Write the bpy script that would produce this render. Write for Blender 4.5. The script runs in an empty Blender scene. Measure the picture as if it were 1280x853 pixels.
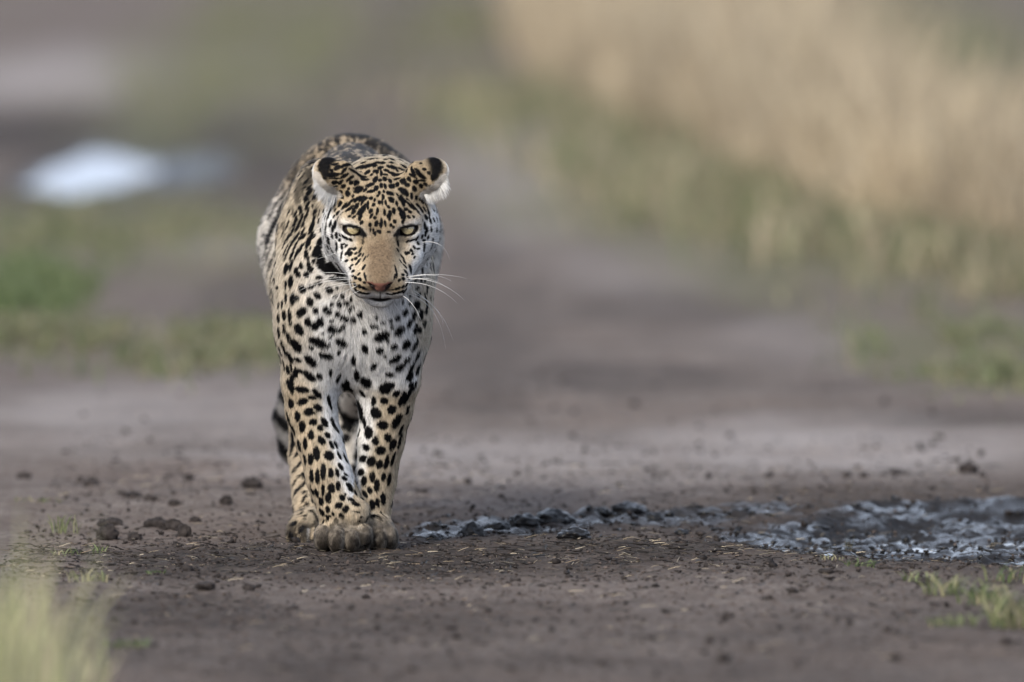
import bpy, bmesh, math, random
import numpy as np
from mathutils import Vector
from mathutils.bvhtree import BVHTree
from mathutils.kdtree import KDTree

R = math.radians
scene = bpy.context.scene
COL = scene.collection
rng = np.random.default_rng(7)
random.seed(7)

# ------------------------------------------------------------------ camera
FPX = 17732.0                       # focal length in pixels of the 1280 px wide photograph
CAM_H, PITCH = 1.30, R(2.541)
cam_d = bpy.data.cameras.new("camera")
cam = bpy.data.objects.new("camera", cam_d)
COL.objects.link(cam)
cam.location = (0, 0, CAM_H)
cam.rotation_euler = (math.pi / 2 - PITCH, 0, 0)
cam_d.sensor_width = 36.0
cam_d.lens = FPX / 1280 * 36.0
cam_d.clip_start, cam_d.clip_end = 0.5, 6000
cam_d.dof.use_dof = True
cam_d.dof.focus_distance = 21.90
cam_d.dof.aperture_fstop = 4.0
scene.camera = cam

# ------------------------------------------------------------------ sky and sun
SUN_EL, SUN_AZ = R(33), R(208)      # azimuth clockwise from +Y: behind the camera, a little to the left
world = bpy.data.worlds.new("World")
scene.world = world
world.use_nodes = True
nt = world.node_tree
sky = nt.nodes.new("ShaderNodeTexSky")
sky.sky_type = 'NISHITA'
sky.sun_disc = False
sky.sun_elevation = SUN_EL
sky.sun_rotation = SUN_AZ
sky.dust_density = 4.0
sky.ozone_density = 1.2
hs = nt.nodes.new("ShaderNodeHueSaturation")
hs.inputs["Saturation"].default_value = 0.55
bg = nt.nodes["Background"]
nt.links.new(sky.outputs[0], hs.inputs["Color"])
# an even veil of bright cloud over the whole sky
cl_n = nt.nodes.new("ShaderNodeTexNoise"); cl_n.inputs["Scale"].default_value = 2.2; cl_n.inputs["Detail"].default_value = 5
cl_r = nt.nodes.new("ShaderNodeMapRange"); cl_r.inputs[1].default_value, cl_r.inputs[2].default_value = .3, .7
cl_r.inputs[3].default_value, cl_r.inputs[4].default_value = .68, .86
nt.links.new(cl_n.outputs["Fac"], cl_r.inputs[0])
veil = nt.nodes.new("ShaderNodeMix"); veil.data_type = 'RGBA'
veil.inputs["B"].default_value = (3.35, 3.9, 4.95, 1)
nt.links.new(cl_r.outputs[0], veil.inputs["Factor"])
nt.links.new(hs.outputs[0], veil.inputs["A"])
nt.links.new(veil.outputs["Result"], bg.inputs[0])
bg.inputs[1].default_value = 0.12
sl = bpy.data.lights.new("sun", 'SUN')
sl.energy = 1.7
sl.angle = R(22)
sl.color = (1.0, 0.90, 0.75)
sun = bpy.data.objects.new("sun", sl)
COL.objects.link(sun)
sd = Vector((math.sin(SUN_AZ) * math.cos(SUN_EL), math.cos(SUN_AZ) * math.cos(SUN_EL), math.sin(SUN_EL)))
sun.rotation_euler = (-sd).to_track_quat('-Z', 'Y').to_euler()
sun.location = (0, 0, 30)
scene.view_settings.view_transform = 'Standard'
scene.view_settings.look = 'None'
scene.view_settings.gamma = 1.0
scene.view_settings.exposure = 1.38
scene.view_settings.use_curve_mapping = False
scene.render.engine = 'CYCLES'
scene.cycles.use_denoising = True
scene.cycles.max_bounces = 8
scene.cycles_curves.shape = 'RIBBONS'
scene.cycles_curves.subdivisions = 2

# ------------------------------------------------------------------ helpers
CAMP = np.array([0, 0, CAM_H])
FWD = np.array([0, math.cos(PITCH), -math.sin(PITCH)])
UPV = np.array([0, math.sin(PITCH), math.cos(PITCH)])
RGT = np.array([1.0, 0, 0])
def ray(px, py):
    d = FWD + RGT * (px - 640) / FPX + UPV * (426.5 - py) / FPX
    return d
def on_ground(px, py, z=0.0):
    d = ray(px, py); t = (z - CAM_H) / d[2]
    return CAMP + d * t
def at_depth(px, py, Y):
    d = ray(px, py); return CAMP + d * (Y / d[1])
def project(P):
    v = P - CAMP
    w = v @ FWD
    return 640 + FPX * (v @ RGT) / w, 426.5 - FPX * (v @ UPV) / w

_perm = np.random.default_rng(11).permutation(256)
_perm = np.concatenate([_perm, _perm, _perm]).astype(np.int32)
_g = np.random.default_rng(12).normal(size=(256, 3)); _g /= np.linalg.norm(_g, axis=1)[:, None]
_gx, _gy, _gz = (np.ascontiguousarray(_g[_perm[:512], i]).astype(np.float32) for i in range(3))
def noise(x, y, z=0.0):
    flat = np.ndim(z) == 0
    x, y, z = np.broadcast_arrays(np.asarray(x, float), np.asarray(y, float), np.asarray(z, float))
    xi, yi, zi = np.floor(x), np.floor(y), np.floor(z)
    fx, fy, fz = (x - xi).astype(np.float32), (y - yi).astype(np.float32), (z - zi).astype(np.float32)
    xi, yi, zi = (q.astype(np.int32) & 255 for q in (xi, yi, zi))
    u, v, w = (t * t * t * (t * (t * 6 - 15) + 10) for t in (fx, fy, fz))
    def plane(k):
        r = []
        for i in (0, 1):
            a = _perm[xi + i]
            for j in (0, 1):
                h = np.take(_perm, np.take(_perm, a + yi + j) + zi + k)
                r.append(np.take(_gx, h) * (fx - i) + np.take(_gy, h) * (fy - j) + np.take(_gz, h) * (fz - k))
        p0 = r[0] + (r[1] - r[0]) * v; p1 = r[2] + (r[3] - r[2]) * v
        return p0 + (p1 - p0) * u
    a = plane(0)
    if flat and float(z.flat[0]) == math.floor(float(z.flat[0])): return a.astype(float) * 1.5
    return (a + (plane(1) - a) * w).astype(float) * 1.5
def fbm(x, y, z=0.0, o=4, gain=.5):
    s, a = 0, 1
    for i in range(o):
        s = s + a * noise(x * 2**i + 17 * i, y * 2**i + 5 * i, z * 2**i)
        a *= gain
    return s
def sstep(a, b, x):
    t = np.clip((x - a) / (b - a), 0, 1)
    return t * t * (3 - 2 * t)

def tag(o, label=None, cat=None, group=None, kind=None):
    if label: o["label"] = label
    if cat: o["category"] = cat
    if group: o["group"] = group
    if kind: o["kind"] = kind
    return o
def mesh_obj(name, V, F, mat=None, parent=None, loc=(0, 0, 0), smooth=True, col=None):
    me = bpy.data.meshes.new(name)
    V = np.asarray(V, np.float32)
    F = np.asarray(F, np.int32)
    k = F.shape[1]
    me.vertices.add(len(V)); me.vertices.foreach_set("co", V.ravel())
    me.loops.add(F.size); me.loops.foreach_set("vertex_index", F.ravel())
    me.polygons.add(len(F))
    me.polygons.foreach_set("loop_start", np.arange(0, F.size, k, dtype=np.int32))
    me.polygons.foreach_set("loop_total", np.full(len(F), k, np.int32))
    me.update(calc_edges=True)
    me.validate()
    if smooth: me.polygons.foreach_set("use_smooth", np.ones(len(me.polygons), bool))
    if col is not None:
        a = me.attributes.new("col", 'FLOAT_COLOR', 'POINT')
        c = np.ones((len(V), 4), np.float32); c[:, :3] = col
        a.data.foreach_set("color", c.ravel())
    if mat: me.materials.append(mat)
    o = bpy.data.objects.new(name, me)
    COL.objects.link(o)
    o.location = loc
    if parent: o.parent = parent
    return o
def mat_new(name):
    m = bpy.data.materials.new(name); m.use_nodes = True
    return m, m.node_tree, m.node_tree.nodes["Principled BSDF"]
def simple_mat(name, c, rough=.6, spec=.4, noise_amt=0.0, nscale=60, **kw):
    m, t, b = mat_new(name)
    b.inputs["Base Color"].default_value = (*c, 1)
    b.inputs["Roughness"].default_value = rough
    b.inputs["Specular IOR Level"].default_value = spec
    for k, v in kw.items(): b.inputs[k].default_value = v
    if noise_amt:
        n = t.nodes.new("ShaderNodeTexNoise"); n.inputs["Scale"].default_value = nscale; n.inputs["Detail"].default_value = 5
        tc = t.nodes.new("ShaderNodeTexCoord"); t.links.new(tc.outputs["Object"], n.inputs["Vector"])
        r = t.nodes.new("ShaderNodeValToRGB")
        r.color_ramp.elements[0].position, r.color_ramp.elements[1].position = .3, .7
        r.color_ramp.elements[0].color = (*[x * (1 - noise_amt) for x in c], 1)
        r.color_ramp.elements[1].color = (*[min(1, x * (1 + noise_amt)) for x in c], 1)
        t.links.new(n.outputs[0], r.inputs[0]); t.links.new(r.outputs[0], b.inputs["Base Color"])
        bp = t.nodes.new("ShaderNodeBump"); bp.inputs["Strength"].default_value = .5; bp.inputs["Distance"].default_value = .004
        t.links.new(n.outputs[0], bp.inputs["Height"]); t.links.new(bp.outputs[0], b.inputs["Normal"])
    return m
def attr_mat(name, rough=.6, spec=.3, trans=0.0):
    m, t, b = mat_new(name)
    a = t.nodes.new("ShaderNodeAttribute"); a.attribute_name = "col"
    t.links.new(a.outputs["Color"], b.inputs["Base Color"])
    b.inputs["Roughness"].default_value = rough
    b.inputs["Specular IOR Level"].default_value = spec
    if trans:
        tr = t.nodes.new("ShaderNodeBsdfTranslucent"); mx = t.nodes.new("ShaderNodeMixShader")
        t.links.new(a.outputs["Color"], tr.inputs["Color"]); mx.inputs[0].default_value = trans
        t.links.new(b.outputs[0], mx.inputs[1]); t.links.new(tr.outputs[0], mx.inputs[2])
        t.links.new(mx.outputs[0], t.nodes["Material Output"].inputs["Surface"])
    return m
# ------------------------------------------------------------------ ground
LX, LY = -0.248, 22.0               # where the leopard stands
def blob(x, y, px, py, rpx, rpy, soft=.35, wob=.25, seed=0):
    """soft elliptical patch on the ground, given by where it lies along the track"""
    c = on_ground(px, py)
    rx = rpx / FPX * c[1]
    ry = (on_ground(px, py - rpy)[1] - on_ground(px, py + rpy)[1]) / 2
    out = np.zeros(np.shape(x))
    k = np.hypot((x - c[0]) / rx, (y - c[1]) / ry) < 2.2
    if not k.any(): return out
    x, y = x[k], y[k]
    r = np.hypot((x - c[0]) / rx, (y - c[1]) / ry)
    r = r + wob * noise((x - c[0]) / rx * 1.7 + seed, (y - c[1]) / ry * 1.7 + 3.1 * seed) + .4 * wob * noise(x / rx * 5, y / ry * 5, seed)
    out[k] = 1 - sstep(1 - soft, 1 + soft, r)
    return out
def rut_mask(x, y):
    r = np.hypot((x - .98) / .66, (y - 22.45) / 1.0)
    r = r + .16 * noise(x * 3, y * 2.2, 5) + .05 * noise(x * 14, y * 9, 2)
    return 1 - sstep(.72, 1.08, r)
def churn_mask(x, y):
    t = np.clip((x + .19) / .55, -0.2, 1.3)
    yc = 22.36 + t * .62
    m = np.exp(-((y - yc) / .28) ** 2) * sstep(-.24, -.12, x) * (1 - sstep(.36, .56, x))
    return np.clip(m * (1.0 + .9 * noise(x * 6, y * 4, 3)), 0, 1)
def moist_shade_mask(x, y):
    m = np.exp(-((y - 21.75 - .35 * np.clip(x + .3, -.4, .6)) / .62) ** 2) * sstep(-.72, -.5, x + .05 * noise(x * 4, y * 3))
    m = m * np.clip(1.1 + .8 * fbm(x * 3.5, y * 2.0, 8, 3), .3, 1.25)
    m = np.maximum(m, .8 * blob(x, y, 255, 765, 130, 30, seed=4))
    m = np.maximum(m, .95 * blob(x, y, 1190, 666, 360, 62, .5, seed=3))
    m = np.maximum(m, .95 * np.exp(-(((x - LX) / .24) ** 2 + ((y - 21.98) / .34) ** 2)))  # contact shadow under the leopard's paws, painted into the soil colour
    m = np.maximum(m, .55 * blob(x, y, 560, 832, 260, 16, seed=6))
    m = np.maximum(m, (.42 * sstep(20.9, 20.3, y) + .3 * sstep(21.6, 20.9, y)) * (.7 + .6 * fbm(x * 2.5, y * 1.2, 18, 2)))
    return np.clip(m, 0, 1)
FAR_WET = [(120, 262, 150, 16, .8), (290, 205, 110, 34, .95), (590, 430, 80, 50, .5), (600, 330, 45, 60, .35), (500, 130, 50, 70, .3), (800, 155, 60, 45, .55), (150, 165, 270, 34, 1.0), (150, 215, 150, 40, 1.0), (280, 250, 90, 30, .6), (760, 470, 200, 22, .45), (830, 385, 150, 24, .4), (600, 500, 60, 22, .5),
           (480, 60, 60, 110, .35), (1230, 522, 120, 12, .4), (300, 380, 60, 45, .5), (620, 400, 70, 60, .35)]
TURF = [(130, 285, 200, 44, .75), (30, 372, 85, 44, 1.0), (240, 440, 120, 30, .7), (320, 55, 150, 90, .8), (560, 30, 70, 50, .5),
        (1190, 432, 130, 48, .7), (1240, 476, 60, 18, .8), (990, 250, 300, 90, .8), (60, 430, 90, 20, .5), (1200, 60, 160, 90, .8), (250, 330, 90, 30, .3)]
def far_wet(x, y):
    m = np.zeros_like(x)
    for i, (a, b, c, d, w) in enumerate(FAR_WET): m = np.maximum(m, w * blob(x, y, a, b, c, d, seed=i + 20))
    return m
def turf_mask(x, y):
    m = np.zeros_like(x)
    for i, (a, b, c, d, w) in enumerate(TURF): m = np.maximum(m, w * blob(x, y, a, b, c, d, .5, .4, seed=i + 40))
    return m
PUD = on_ground(122, 216)
def pud_mask(x, y, s=1.0):
    r = np.hypot((x - PUD[0]) / (.150 * s), (y - PUD[1]) / (1.7 * s)) + .55 * noise(x * 6, y * .55, 9) + .2 * noise(x * 17, y * 1.6, 4)
    return 1 - sstep(.8, 1.25, r)
def ground_h(x, y):
    x = np.asarray(x, float); y = np.asarray(y, float)
    near = np.exp(-(((x - LX) / .30) ** 2 + ((y - LY) / .5) ** 2))
    h = (.016 * fbm(x * .7, y * .35, 1, 2) + .007 * fbm(x * 3.2, y * 1.6, 2, 3)) * (1 - near)
    detail = np.exp(-np.maximum(np.abs(y - 22) - 5, 0) / 3)
    mo, ch, ru = moist_shade_mask(x, y), churn_mask(x, y), rut_mask(x, y)
    h = h + detail * (.0042 * fbm(x * 15, y * 11, 3, 3) * (1 - .6 * near) + (.0022 + .0022 * mo) * fbm(x * 55, y * 45, 4, 2) * (1 - .5 * near))
    lump = np.abs(fbm(x * 13, y * 8, 6, 3))
    h = h + ch * (.022 * lump + .010 * np.maximum(noise(x * 24, y * 15, 7), 0) - .002) * (1 - near)
    h = h - .032 * ru
    lump2 = 1 - np.abs(fbm(x * 7, y * 4.0, 12, 3))
    h = h + ru * (.022 * (lump2 - .72) + .007 * fbm(x * 26, y * 17, 13, 2))
    rim = np.exp(-((ru - .35) / .2) ** 2) * sstep(22.6, 23.4, y)
    h = h + rim * .012 * (1 + noise(x * 10, y * 8, 15))
    pm = pud_mask(x, y, 1.7); h = h * (1 - pm) + .004 * pm - .030 * pud_mask(x, y, 1.0)
    # the hind paw stands in a shallow dip
    h = h - .011 * np.exp(-(((x - LX + .07) / .09) ** 2 + ((y - LY - .36) / .14) ** 2))
    return h

def axis(segs):
    out = []
    for a, b, s in segs:
        n = max(1, int(round((b - a) / s)))
        out.append(np.linspace(a, b, n, endpoint=False))
    return np.concatenate(out + [[segs[-1][1]]])
gx = axis([(-2500, -300, 275), (-300, -40, 20), (-40, -8, 2), (-8, -2, .25), (-2, -.78, .05), (-.78, .82, .0042), (.82, 2, .05), (2, 8, .25), (8, 40, 2), (40, 300, 20), (300, 2500, 275)])
gy = axis([(-200, 0, 20), (0, 14, 1), (14, 18.6, .2), (18.6, 20.6, .018), (20.6, 23.8, .0095), (23.8, 27, .025), (27, 45, .12), (45, 80, .5), (80, 200, 8), (200, 4500, 300)])
GX, GY = np.meshgrid(gx, gy)
GZ = ground_h(GX, GY) * np.exp(-np.maximum(np.hypot(GX, GY - 30) - 60, 0) / 60)
nx, ny = len(gx), len(gy)
ii = (np.arange(ny - 1)[:, None] * nx + np.arange(nx - 1)[None]).ravel()
GF = np.stack([ii, ii + 1, ii + nx + 1, ii + nx], 1)
xf, yf = GX.ravel(), GY.ravel()
G_moist_shade = np.maximum(moist_shade_mask(xf, yf), churn_mask(xf, yf))
G_wet = np.maximum.reduce([sstep(.08, .45, rut_mask(xf, yf)), .75 * sstep(.35, .8, churn_mask(xf, yf) * (1 + .5 * noise(xf * 9, yf * 7, 31))), pud_mask(xf, yf, 1.2), .8 * blob(xf, yf, 235, 215, 60, 22, seed=71)])
G_moist_shade = np.maximum(G_moist_shade, far_wet(xf, yf))
G_turf = turf_mask(xf, yf)
G_turf = np.maximum(G_turf, .7 * sstep(2.2, 3.5, np.abs(xf)) + .0)

gm, t, b = mat_new("track_soil")
def A(n):
    a = t.nodes.new("ShaderNodeAttribute"); a.attribute_name = n; return a.outputs["Fac"]
def N(scale, detail=6, rough=.6):
    n = t.nodes.new("ShaderNodeTexNoise"); n.inputs["Scale"].default_value = scale; n.inputs["Detail"].default_value = detail
    n.inputs["Roughness"].default_value = rough
    t.links.new(tc.outputs["Object"], n.inputs["Vector"]); return n.outputs["Fac"]
def MIX(f, c1, c2):
    m = t.nodes.new("ShaderNodeMix"); m.data_type = 'RGBA'
    for s, v in ((m.inputs["Factor"], f), (m.inputs["A"], c1), (m.inputs["B"], c2)):
        if hasattr(v, "links"): t.links.new(v, s)
        elif isinstance(v, tuple): s.default_value = (*v, 1)
        else: s.default_value = v
    return m.outputs["Result"]
def MIXF(f, a, b_):
    m = t.nodes.new("ShaderNodeMix"); m.data_type = 'FLOAT'
    ins = [s for s in m.inputs if s.type == 'VALUE']
    for s, v in ((ins[0], f), (ins[1], a), (ins[2], b_)):
        if hasattr(v, "links"): t.links.new(v, s)
        else: s.default_value = v
    return [s for s in m.outputs if s.type == 'VALUE'][0]
def RAMP(v, *st):
    r = t.nodes.new("ShaderNodeMapRange"); r.inputs[1].default_value, r.inputs[2].default_value = st[0], st[1]
    r.inputs[3].default_value, r.inputs[4].default_value = st[2], st[3]
    t.links.new(v, r.inputs[0]); return r.outputs[0]
tc = t.nodes.new("ShaderNodeTexCoord")
dry = MIX(RAMP(N(7, 8, .7), .3, .7, 0, 1), (.088, .074, .065), (.205, .178, .162))
dry = MIX(RAMP(N(90, 5, .7), .42, .62, 0, 1), dry, (.092, .072, .064))
dry = MIX(RAMP(N(1.3, 4, .6), .5, .72, 0, .55), dry, (.150, .116, .098))
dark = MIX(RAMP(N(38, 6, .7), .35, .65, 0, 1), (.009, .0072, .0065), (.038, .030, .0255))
turfc = MIX(RAMP(N(5, 5, .7), .35, .65, 0, 1), (.075, .082, .045), (.14, .125, .075))
dry = MIX(RAMP(N(2.4, 6, .7), .5, .68, 0, .6), dry, (.062, .052, .048))
mo_f = MIXF(RAMP(N(26, 6, .75), .3, .7, .5, 1), 0.0, A("moist_shade"))
dry = MIX(MIXF(RAMP(N(3, 5), .3, .7, .5, 1), 0.0, A("pale")), dry, (.31, .283, .272))
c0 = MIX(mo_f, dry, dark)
c1 = MIX(A("turf"), c0, turfc)
c2 = MIX(A("wet"), c1, MIX(N(30), (.008, .008, .009), (.022, .021, .022)))
t.links.new(c2, b.inputs["Base Color"])
rg = MIXF(A("wet"), MIXF(mo_f, .92, .62), RAMP(N(11, 4, .6), .44, .58, .55, .10))
t.links.new(rg, b.inputs["Roughness"])
t.links.new(MIXF(A("wet"), .02, RAMP(N(11, 4, .6), .47, .62, .02, .34)), b.inputs["Specular IOR Level"])
bp = t.nodes.new("ShaderNodeBump"); t.links.new(MIXF(A("wet"), .9, .25), bp.inputs["Strength"]); bp.inputs["Distance"].default_value = .006
t.links.new(MIXF(.45, N(130, 5, .7), N(420, 4, .6)), bp.inputs["Height"])
t.links.new(bp.outputs[0], b.inputs["Normal"])
ground = mesh_obj("ground", np.stack([xf, yf, GZ.ravel()], 1), GF, gm)
G_pale = np.zeros_like(xf)
for i, (a_, b__, c_, d_, w_) in enumerate([(670, 200, 110, 75, .6), (120, 95, 190, 36, .7), (1040, 560, 260, 36, .65), (620, 575, 320, 30, .55), (820, 330, 130, 40, .25), (160, 520, 200, 40, .5), (1010, 420, 120, 30, .2), (250, 300, 120, 20, .5)]):
    G_pale = np.maximum(G_pale, w_ * blob(xf, yf, a_, b__, c_, d_, .6, .4, seed=i + 60))
for nme, arr in (("pale", G_pale), ("moist_shade", G_moist_shade), ("wet", G_wet), ("turf", G_turf)):
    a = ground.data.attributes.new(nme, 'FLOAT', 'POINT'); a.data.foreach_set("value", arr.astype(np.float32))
tag(ground, "bare grey brown dirt track with damp ruts and grassy verges", kind='structure')

# puddles: level sheets of water lying in the dips of the ground
wm, wt, wb = mat_new("muddy_water")
wb.inputs["Base Color"].default_value = (.035, .033, .032, 1)
wb.inputs["Roughness"].default_value = .03
wb.inputs["IOR"].default_value = 1.33
wn = wt.nodes.new("ShaderNodeTexNoise"); wn.inputs["Scale"].default_value = 9
wbp = wt.nodes.new("ShaderNodeBump"); wbp.inputs["Strength"].default_value = .08; wbp.inputs["Distance"].default_value = .003
wt.links.new(wn.outputs["Fac"], wbp.inputs["Height"]); wt.links.new(wbp.outputs[0], wb.inputs["Normal"])
def disc(name, cx, cy, rx, ry, z, n=64):
    th = np.linspace(0, 2 * math.pi, n, endpoint=False)
    rr = 1 + .08 * noise(np.cos(th) * 2, np.sin(th) * 2, cx)
    V = [(cx, cy, z)] + [(cx + rx * r * math.cos(a), cy + ry * r * math.sin(a), z) for a, r in zip(th, rr)]
    F = [(0, 1 + i, 1 + (i + 1) % n) for i in range(n)]
    return mesh_obj(name, V, F, wm)
pz = -.006
tag(disc("puddle", PUD[0], PUD[1], .22, 2.5, pz), "bright far puddle mirroring the white sky, left of the leopard", kind='structure')
tag(disc("puddle", .95, 22.4, .62, .9, -.0285), "shallow water lying in the muddy rut at the right", kind='structure')

# ---------------------------------------------------------------- grass blades
def blades(name, P, H, W, lean, colr, mat, parent=None, loc=(0, 0, 0), bend=.35):
    n = len(P)
    a = rng.uniform(0, 2 * math.pi, n)
    wd = np.stack([np.cos(a), np.sin(a), 0 * a], 1)
    la = rng.uniform(0, 2 * math.pi, n)
    ld = np.stack([np.cos(la), np.sin(la), 0 * la], 1) * (lean * rng.uniform(.2, 1, n))[:, None]
    up = np.array([0, 0, 1.0])
    V = np.zeros((n, 8, 3))
    for k, (tt, ww) in enumerate(((0, .8), (.4, 1), (.75, .7), (1, .08))):
        c = P + up * (H * tt * (1 - bend * lean * tt * tt))[:, None] + ld * (H * tt ** 1.8)[:, None]
        V[:, 2 * k] = c - wd * (W * ww / 2)[:, None]
        V[:, 2 * k + 1] = c + wd * (W * ww / 2)[:, None]
    base = np.arange(n)[:, None] * 8
    F = np.concatenate([base + np.array([[0, 1, 3, 2]]), base + np.array([[2, 3, 5, 4]]), base + np.array([[4, 5, 7, 6]])])
    tcol = np.repeat(colr, 8, 0).reshape(n, 8, 3)
    return mesh_obj(name, V.reshape(-1, 3), F, mat, parent, loc, True, tcol.reshape(-1, 3))
m_grass = attr_mat("grass_blade", .55, .3, .35)
def gcol(n, *pal, jit=.18):
    pal = np.array(pal); c = pal[rng.integers(0, len(pal), n)]
    w = rng.uniform(0, 1, (n, 1)); c = c * (1 - w * .5) + pal[rng.integers(0, len(pal), n)] * w * .5
    return np.clip(c * (1 + jit * rng.normal(size=(n, 1))), .005, .9)
STRAW = [(.36, .292, .195), (.44, .37, .265), (.27, .212, .145), (.38, .318, .22)]
GREEN = [(.085, .120, .045), (.115, .145, .060), (.16, .175, .085), (.065, .095, .04)]
OLIVE = [(.17, .165, .095), (.14, .145, .08), (.25, .22, .14), (.11, .125, .065), (.20, .165, .12)]
ey = np.array([30.5, 32.7, 35.5, 38.4, 41.9, 44.3, 49, 56, 66]); ex = np.array([1.42, 1.18, .74, .58, .45, .24, .02, -.08, -.05])
def edge(y): return np.interp(y, ey, ex)
n = 38000
y = rng.uniform(31.5, 66, n) ** 1.0; x = edge(y) + .05 + np.abs(rng.normal(0, .36, n)) * np.interp(y, [32, 45, 66], [.8, 1, 1.6])
keep = fbm(x * 3, y * .9, 3, 2) + .30 > rng.uniform(-.1, .6, n)
x, y = x[keep], y[keep]; n = len(x)
hh = np.interp(y, [32, 36, 42], [.62, .78, 1]) * rng.uniform(.20, .50, n) * (1 + .55 * noise(x * 2.5, y * .8, 5)) * sstep(-.02, .30, x - edge(y) + .05 + .15 * noise(x * 4, y * 1.5, 6))
tag(blades("dry_grass", np.stack([x, y, ground_h(x, y) - .005], 1), hh + .06, rng.uniform(.004, .009, n), np.full(n, .45), gcol(n, *STRAW, jit=.25) * (1 + .35 * noise(x * 3, y * 1.1, 7))[:, None], m_grass),
    "tall straw coloured dry grass bank along the right side of the track", "grass", kind='stuff')
n = 16000
y = rng.uniform(31, 48, n); x = edge(y) + rng.normal(.04, .26, n)
keep = noise(x * 4, y * 1.2, 9) > -.15; x, y = x[keep], y[keep]; n = len(x)
tag(blades("verge_grass", np.stack([x, y, ground_h(x, y) - .003], 1), rng.uniform(.04, .17, n), rng.uniform(.004, .009, n), np.full(n, .7), gcol(n, *GREEN, *OLIVE, *OLIVE, *STRAW), m_grass),
    "green grass fringe at the foot of the dry grass bank", "grass", kind='stuff')
def turf_blades(name, label, spots, per, hr, pal):
    X, Y = [], []
    for i, (px, py, rx, ry) in enumerate(spots):
        c = on_ground(px, py); wx = rx / FPX * c[1]; wy = (on_ground(px, py - ry)[1] - on_ground(px, py + ry)[1]) / 2
        a = rng.uniform(0, 2 * math.pi, per); r = np.abs(rng.normal(0, .62, per))
        xx, yy = c[0] + wx * r * np.cos(a), c[1] + wy * r * np.sin(a)
        k = noise(xx / wx * 3.2, yy / wy * 3.2, i + .5) > .08
        X.append(xx[k]); Y.append(yy[k])
    X, Y = np.concatenate(X), np.concatenate(Y); n = len(X)
    tag(blades(name, np.stack([X, Y, ground_h(X, Y) - .002], 1), rng.uniform(*hr, n), rng.uniform(.003, .007, n), np.full(n, .8), gcol(n, *pal), m_grass), label, "grass", kind='stuff')
turf_blades("short_grass", "short olive green grass strips on the left verge and middle of the track",
            [(130, 290, 200, 40), (240, 440, 120, 30), (320, 55, 150, 90), (560, 30, 80, 50), (60, 430, 90, 20)], 5000, (.02, .07), GREEN + OLIVE + OLIVE)
turf_blades("lush_grass", "bright green grass clump patch at the left edge of the track", [(25, 372, 85, 40)], 5000, (.03, .09), GREEN)
turf_blades("verge_turf", "low green grass patch on bare soil at the right edge", [(1190, 425, 130, 50), (1240, 474, 70, 16)], 3500, (.015, .05), GREEN + OLIVE)
turf_blades("distant_grass", "grey green grass behind the dry bank in the upper right corner", [(1220, 55, 170, 90)], 5000, (.03, .1), [(.12, .14, .08), (.16, .15, .10), (.09, .12, .06)])
# ------------------------------------------------------------------ leopard: body as one continuous surface
LEO = np.array([LX, LY, 0.0])
TH = R(35)
EYE0 = np.array([.0453, -.17, .5015])                 # point midway between the eyes
HX = np.array([1.0, 0, 0]); HF = np.array([0, -math.cos(TH), -math.sin(TH)]); HU = np.array([0, -math.sin(TH), math.cos(TH)])
def H(x, f, u): return EYE0 + HX * x + HF * f + HU * u
def to_head(P): q = P - EYE0; return np.stack([q @ HX, q @ HF, q @ HU], -1)
HB = np.stack([HX, HF, HU])                          # rows: head axes

sx = axis([(-.205, .205, .0026)])
sy = axis([(-.33, -.03, .0022), (-.03, .2, .0040), (.2, 1.36, .0075)])
sz = axis([(-.02, .33, .0036), (.33, .66, .0023), (.66, .70, .01)])
FLD = np.full((len(sx), len(sy), len(sz)), 1.0, np.float32)
def sub(lo, hi):
    s = []
    for a, l, h in ((sx, lo[0], hi[0]), (sy, lo[1], hi[1]), (sz, lo[2], hi[2])):
        i0, i1 = max(0, np.searchsorted(a, l) - 1), min(len(a), np.searchsorted(a, h) + 1)
        s.append(slice(i0, i1))
    X = sx[s[0]][:, None, None].astype(np.float32); Y = sy[s[1]][None, :, None].astype(np.float32); Z = sz[s[2]][None, None, :].astype(np.float32)
    return tuple(s), X, Y, Z
def put(s, d, k, op='+'):
    f = FLD[s]
    if op == '+':
        h = np.maximum(k - np.abs(f - d), 0) / k
        FLD[s] = np.minimum(f, d) - h * h * k * .25
    else:
        d = -d
        h = np.maximum(k - np.abs(f - d), 0) / k
        FLD[s] = np.maximum(f, d) + h * h * k * .25
def ell(c, r, B=None, k=.03, op='+', clip=None):
    c = np.asarray(c, float); r = np.asarray(r, float)
    B = np.eye(3) if B is None else B
    ext = np.sqrt(((B * r[:, None]) ** 2).sum(0)) + k + .02
    s, X, Y, Z = sub(c - ext, c + ext)
    X, Y, Z = X - c[0], Y - c[1], Z - c[2]
    q = [X * B[i][0] + Y * B[i][1] + Z * B[i][2] for i in range(3)]
    k0 = np.sqrt(sum((q[i] / r[i]) ** 2 for i in range(3))) + 1e-6
    k1 = np.sqrt(sum((q[i] / r[i] ** 2) ** 2 for i in range(3))) + 1e-6
    d = k0 * (k0 - 1) / k1
    if clip is not None:                              # keep only the part with q.clipdir < clip offset
        cd, co = clip
        d = np.maximum(d, X * cd[0] + Y * cd[1] + Z * cd[2] - co)
    put(s, d.astype(np.float32), k, op)
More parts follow.
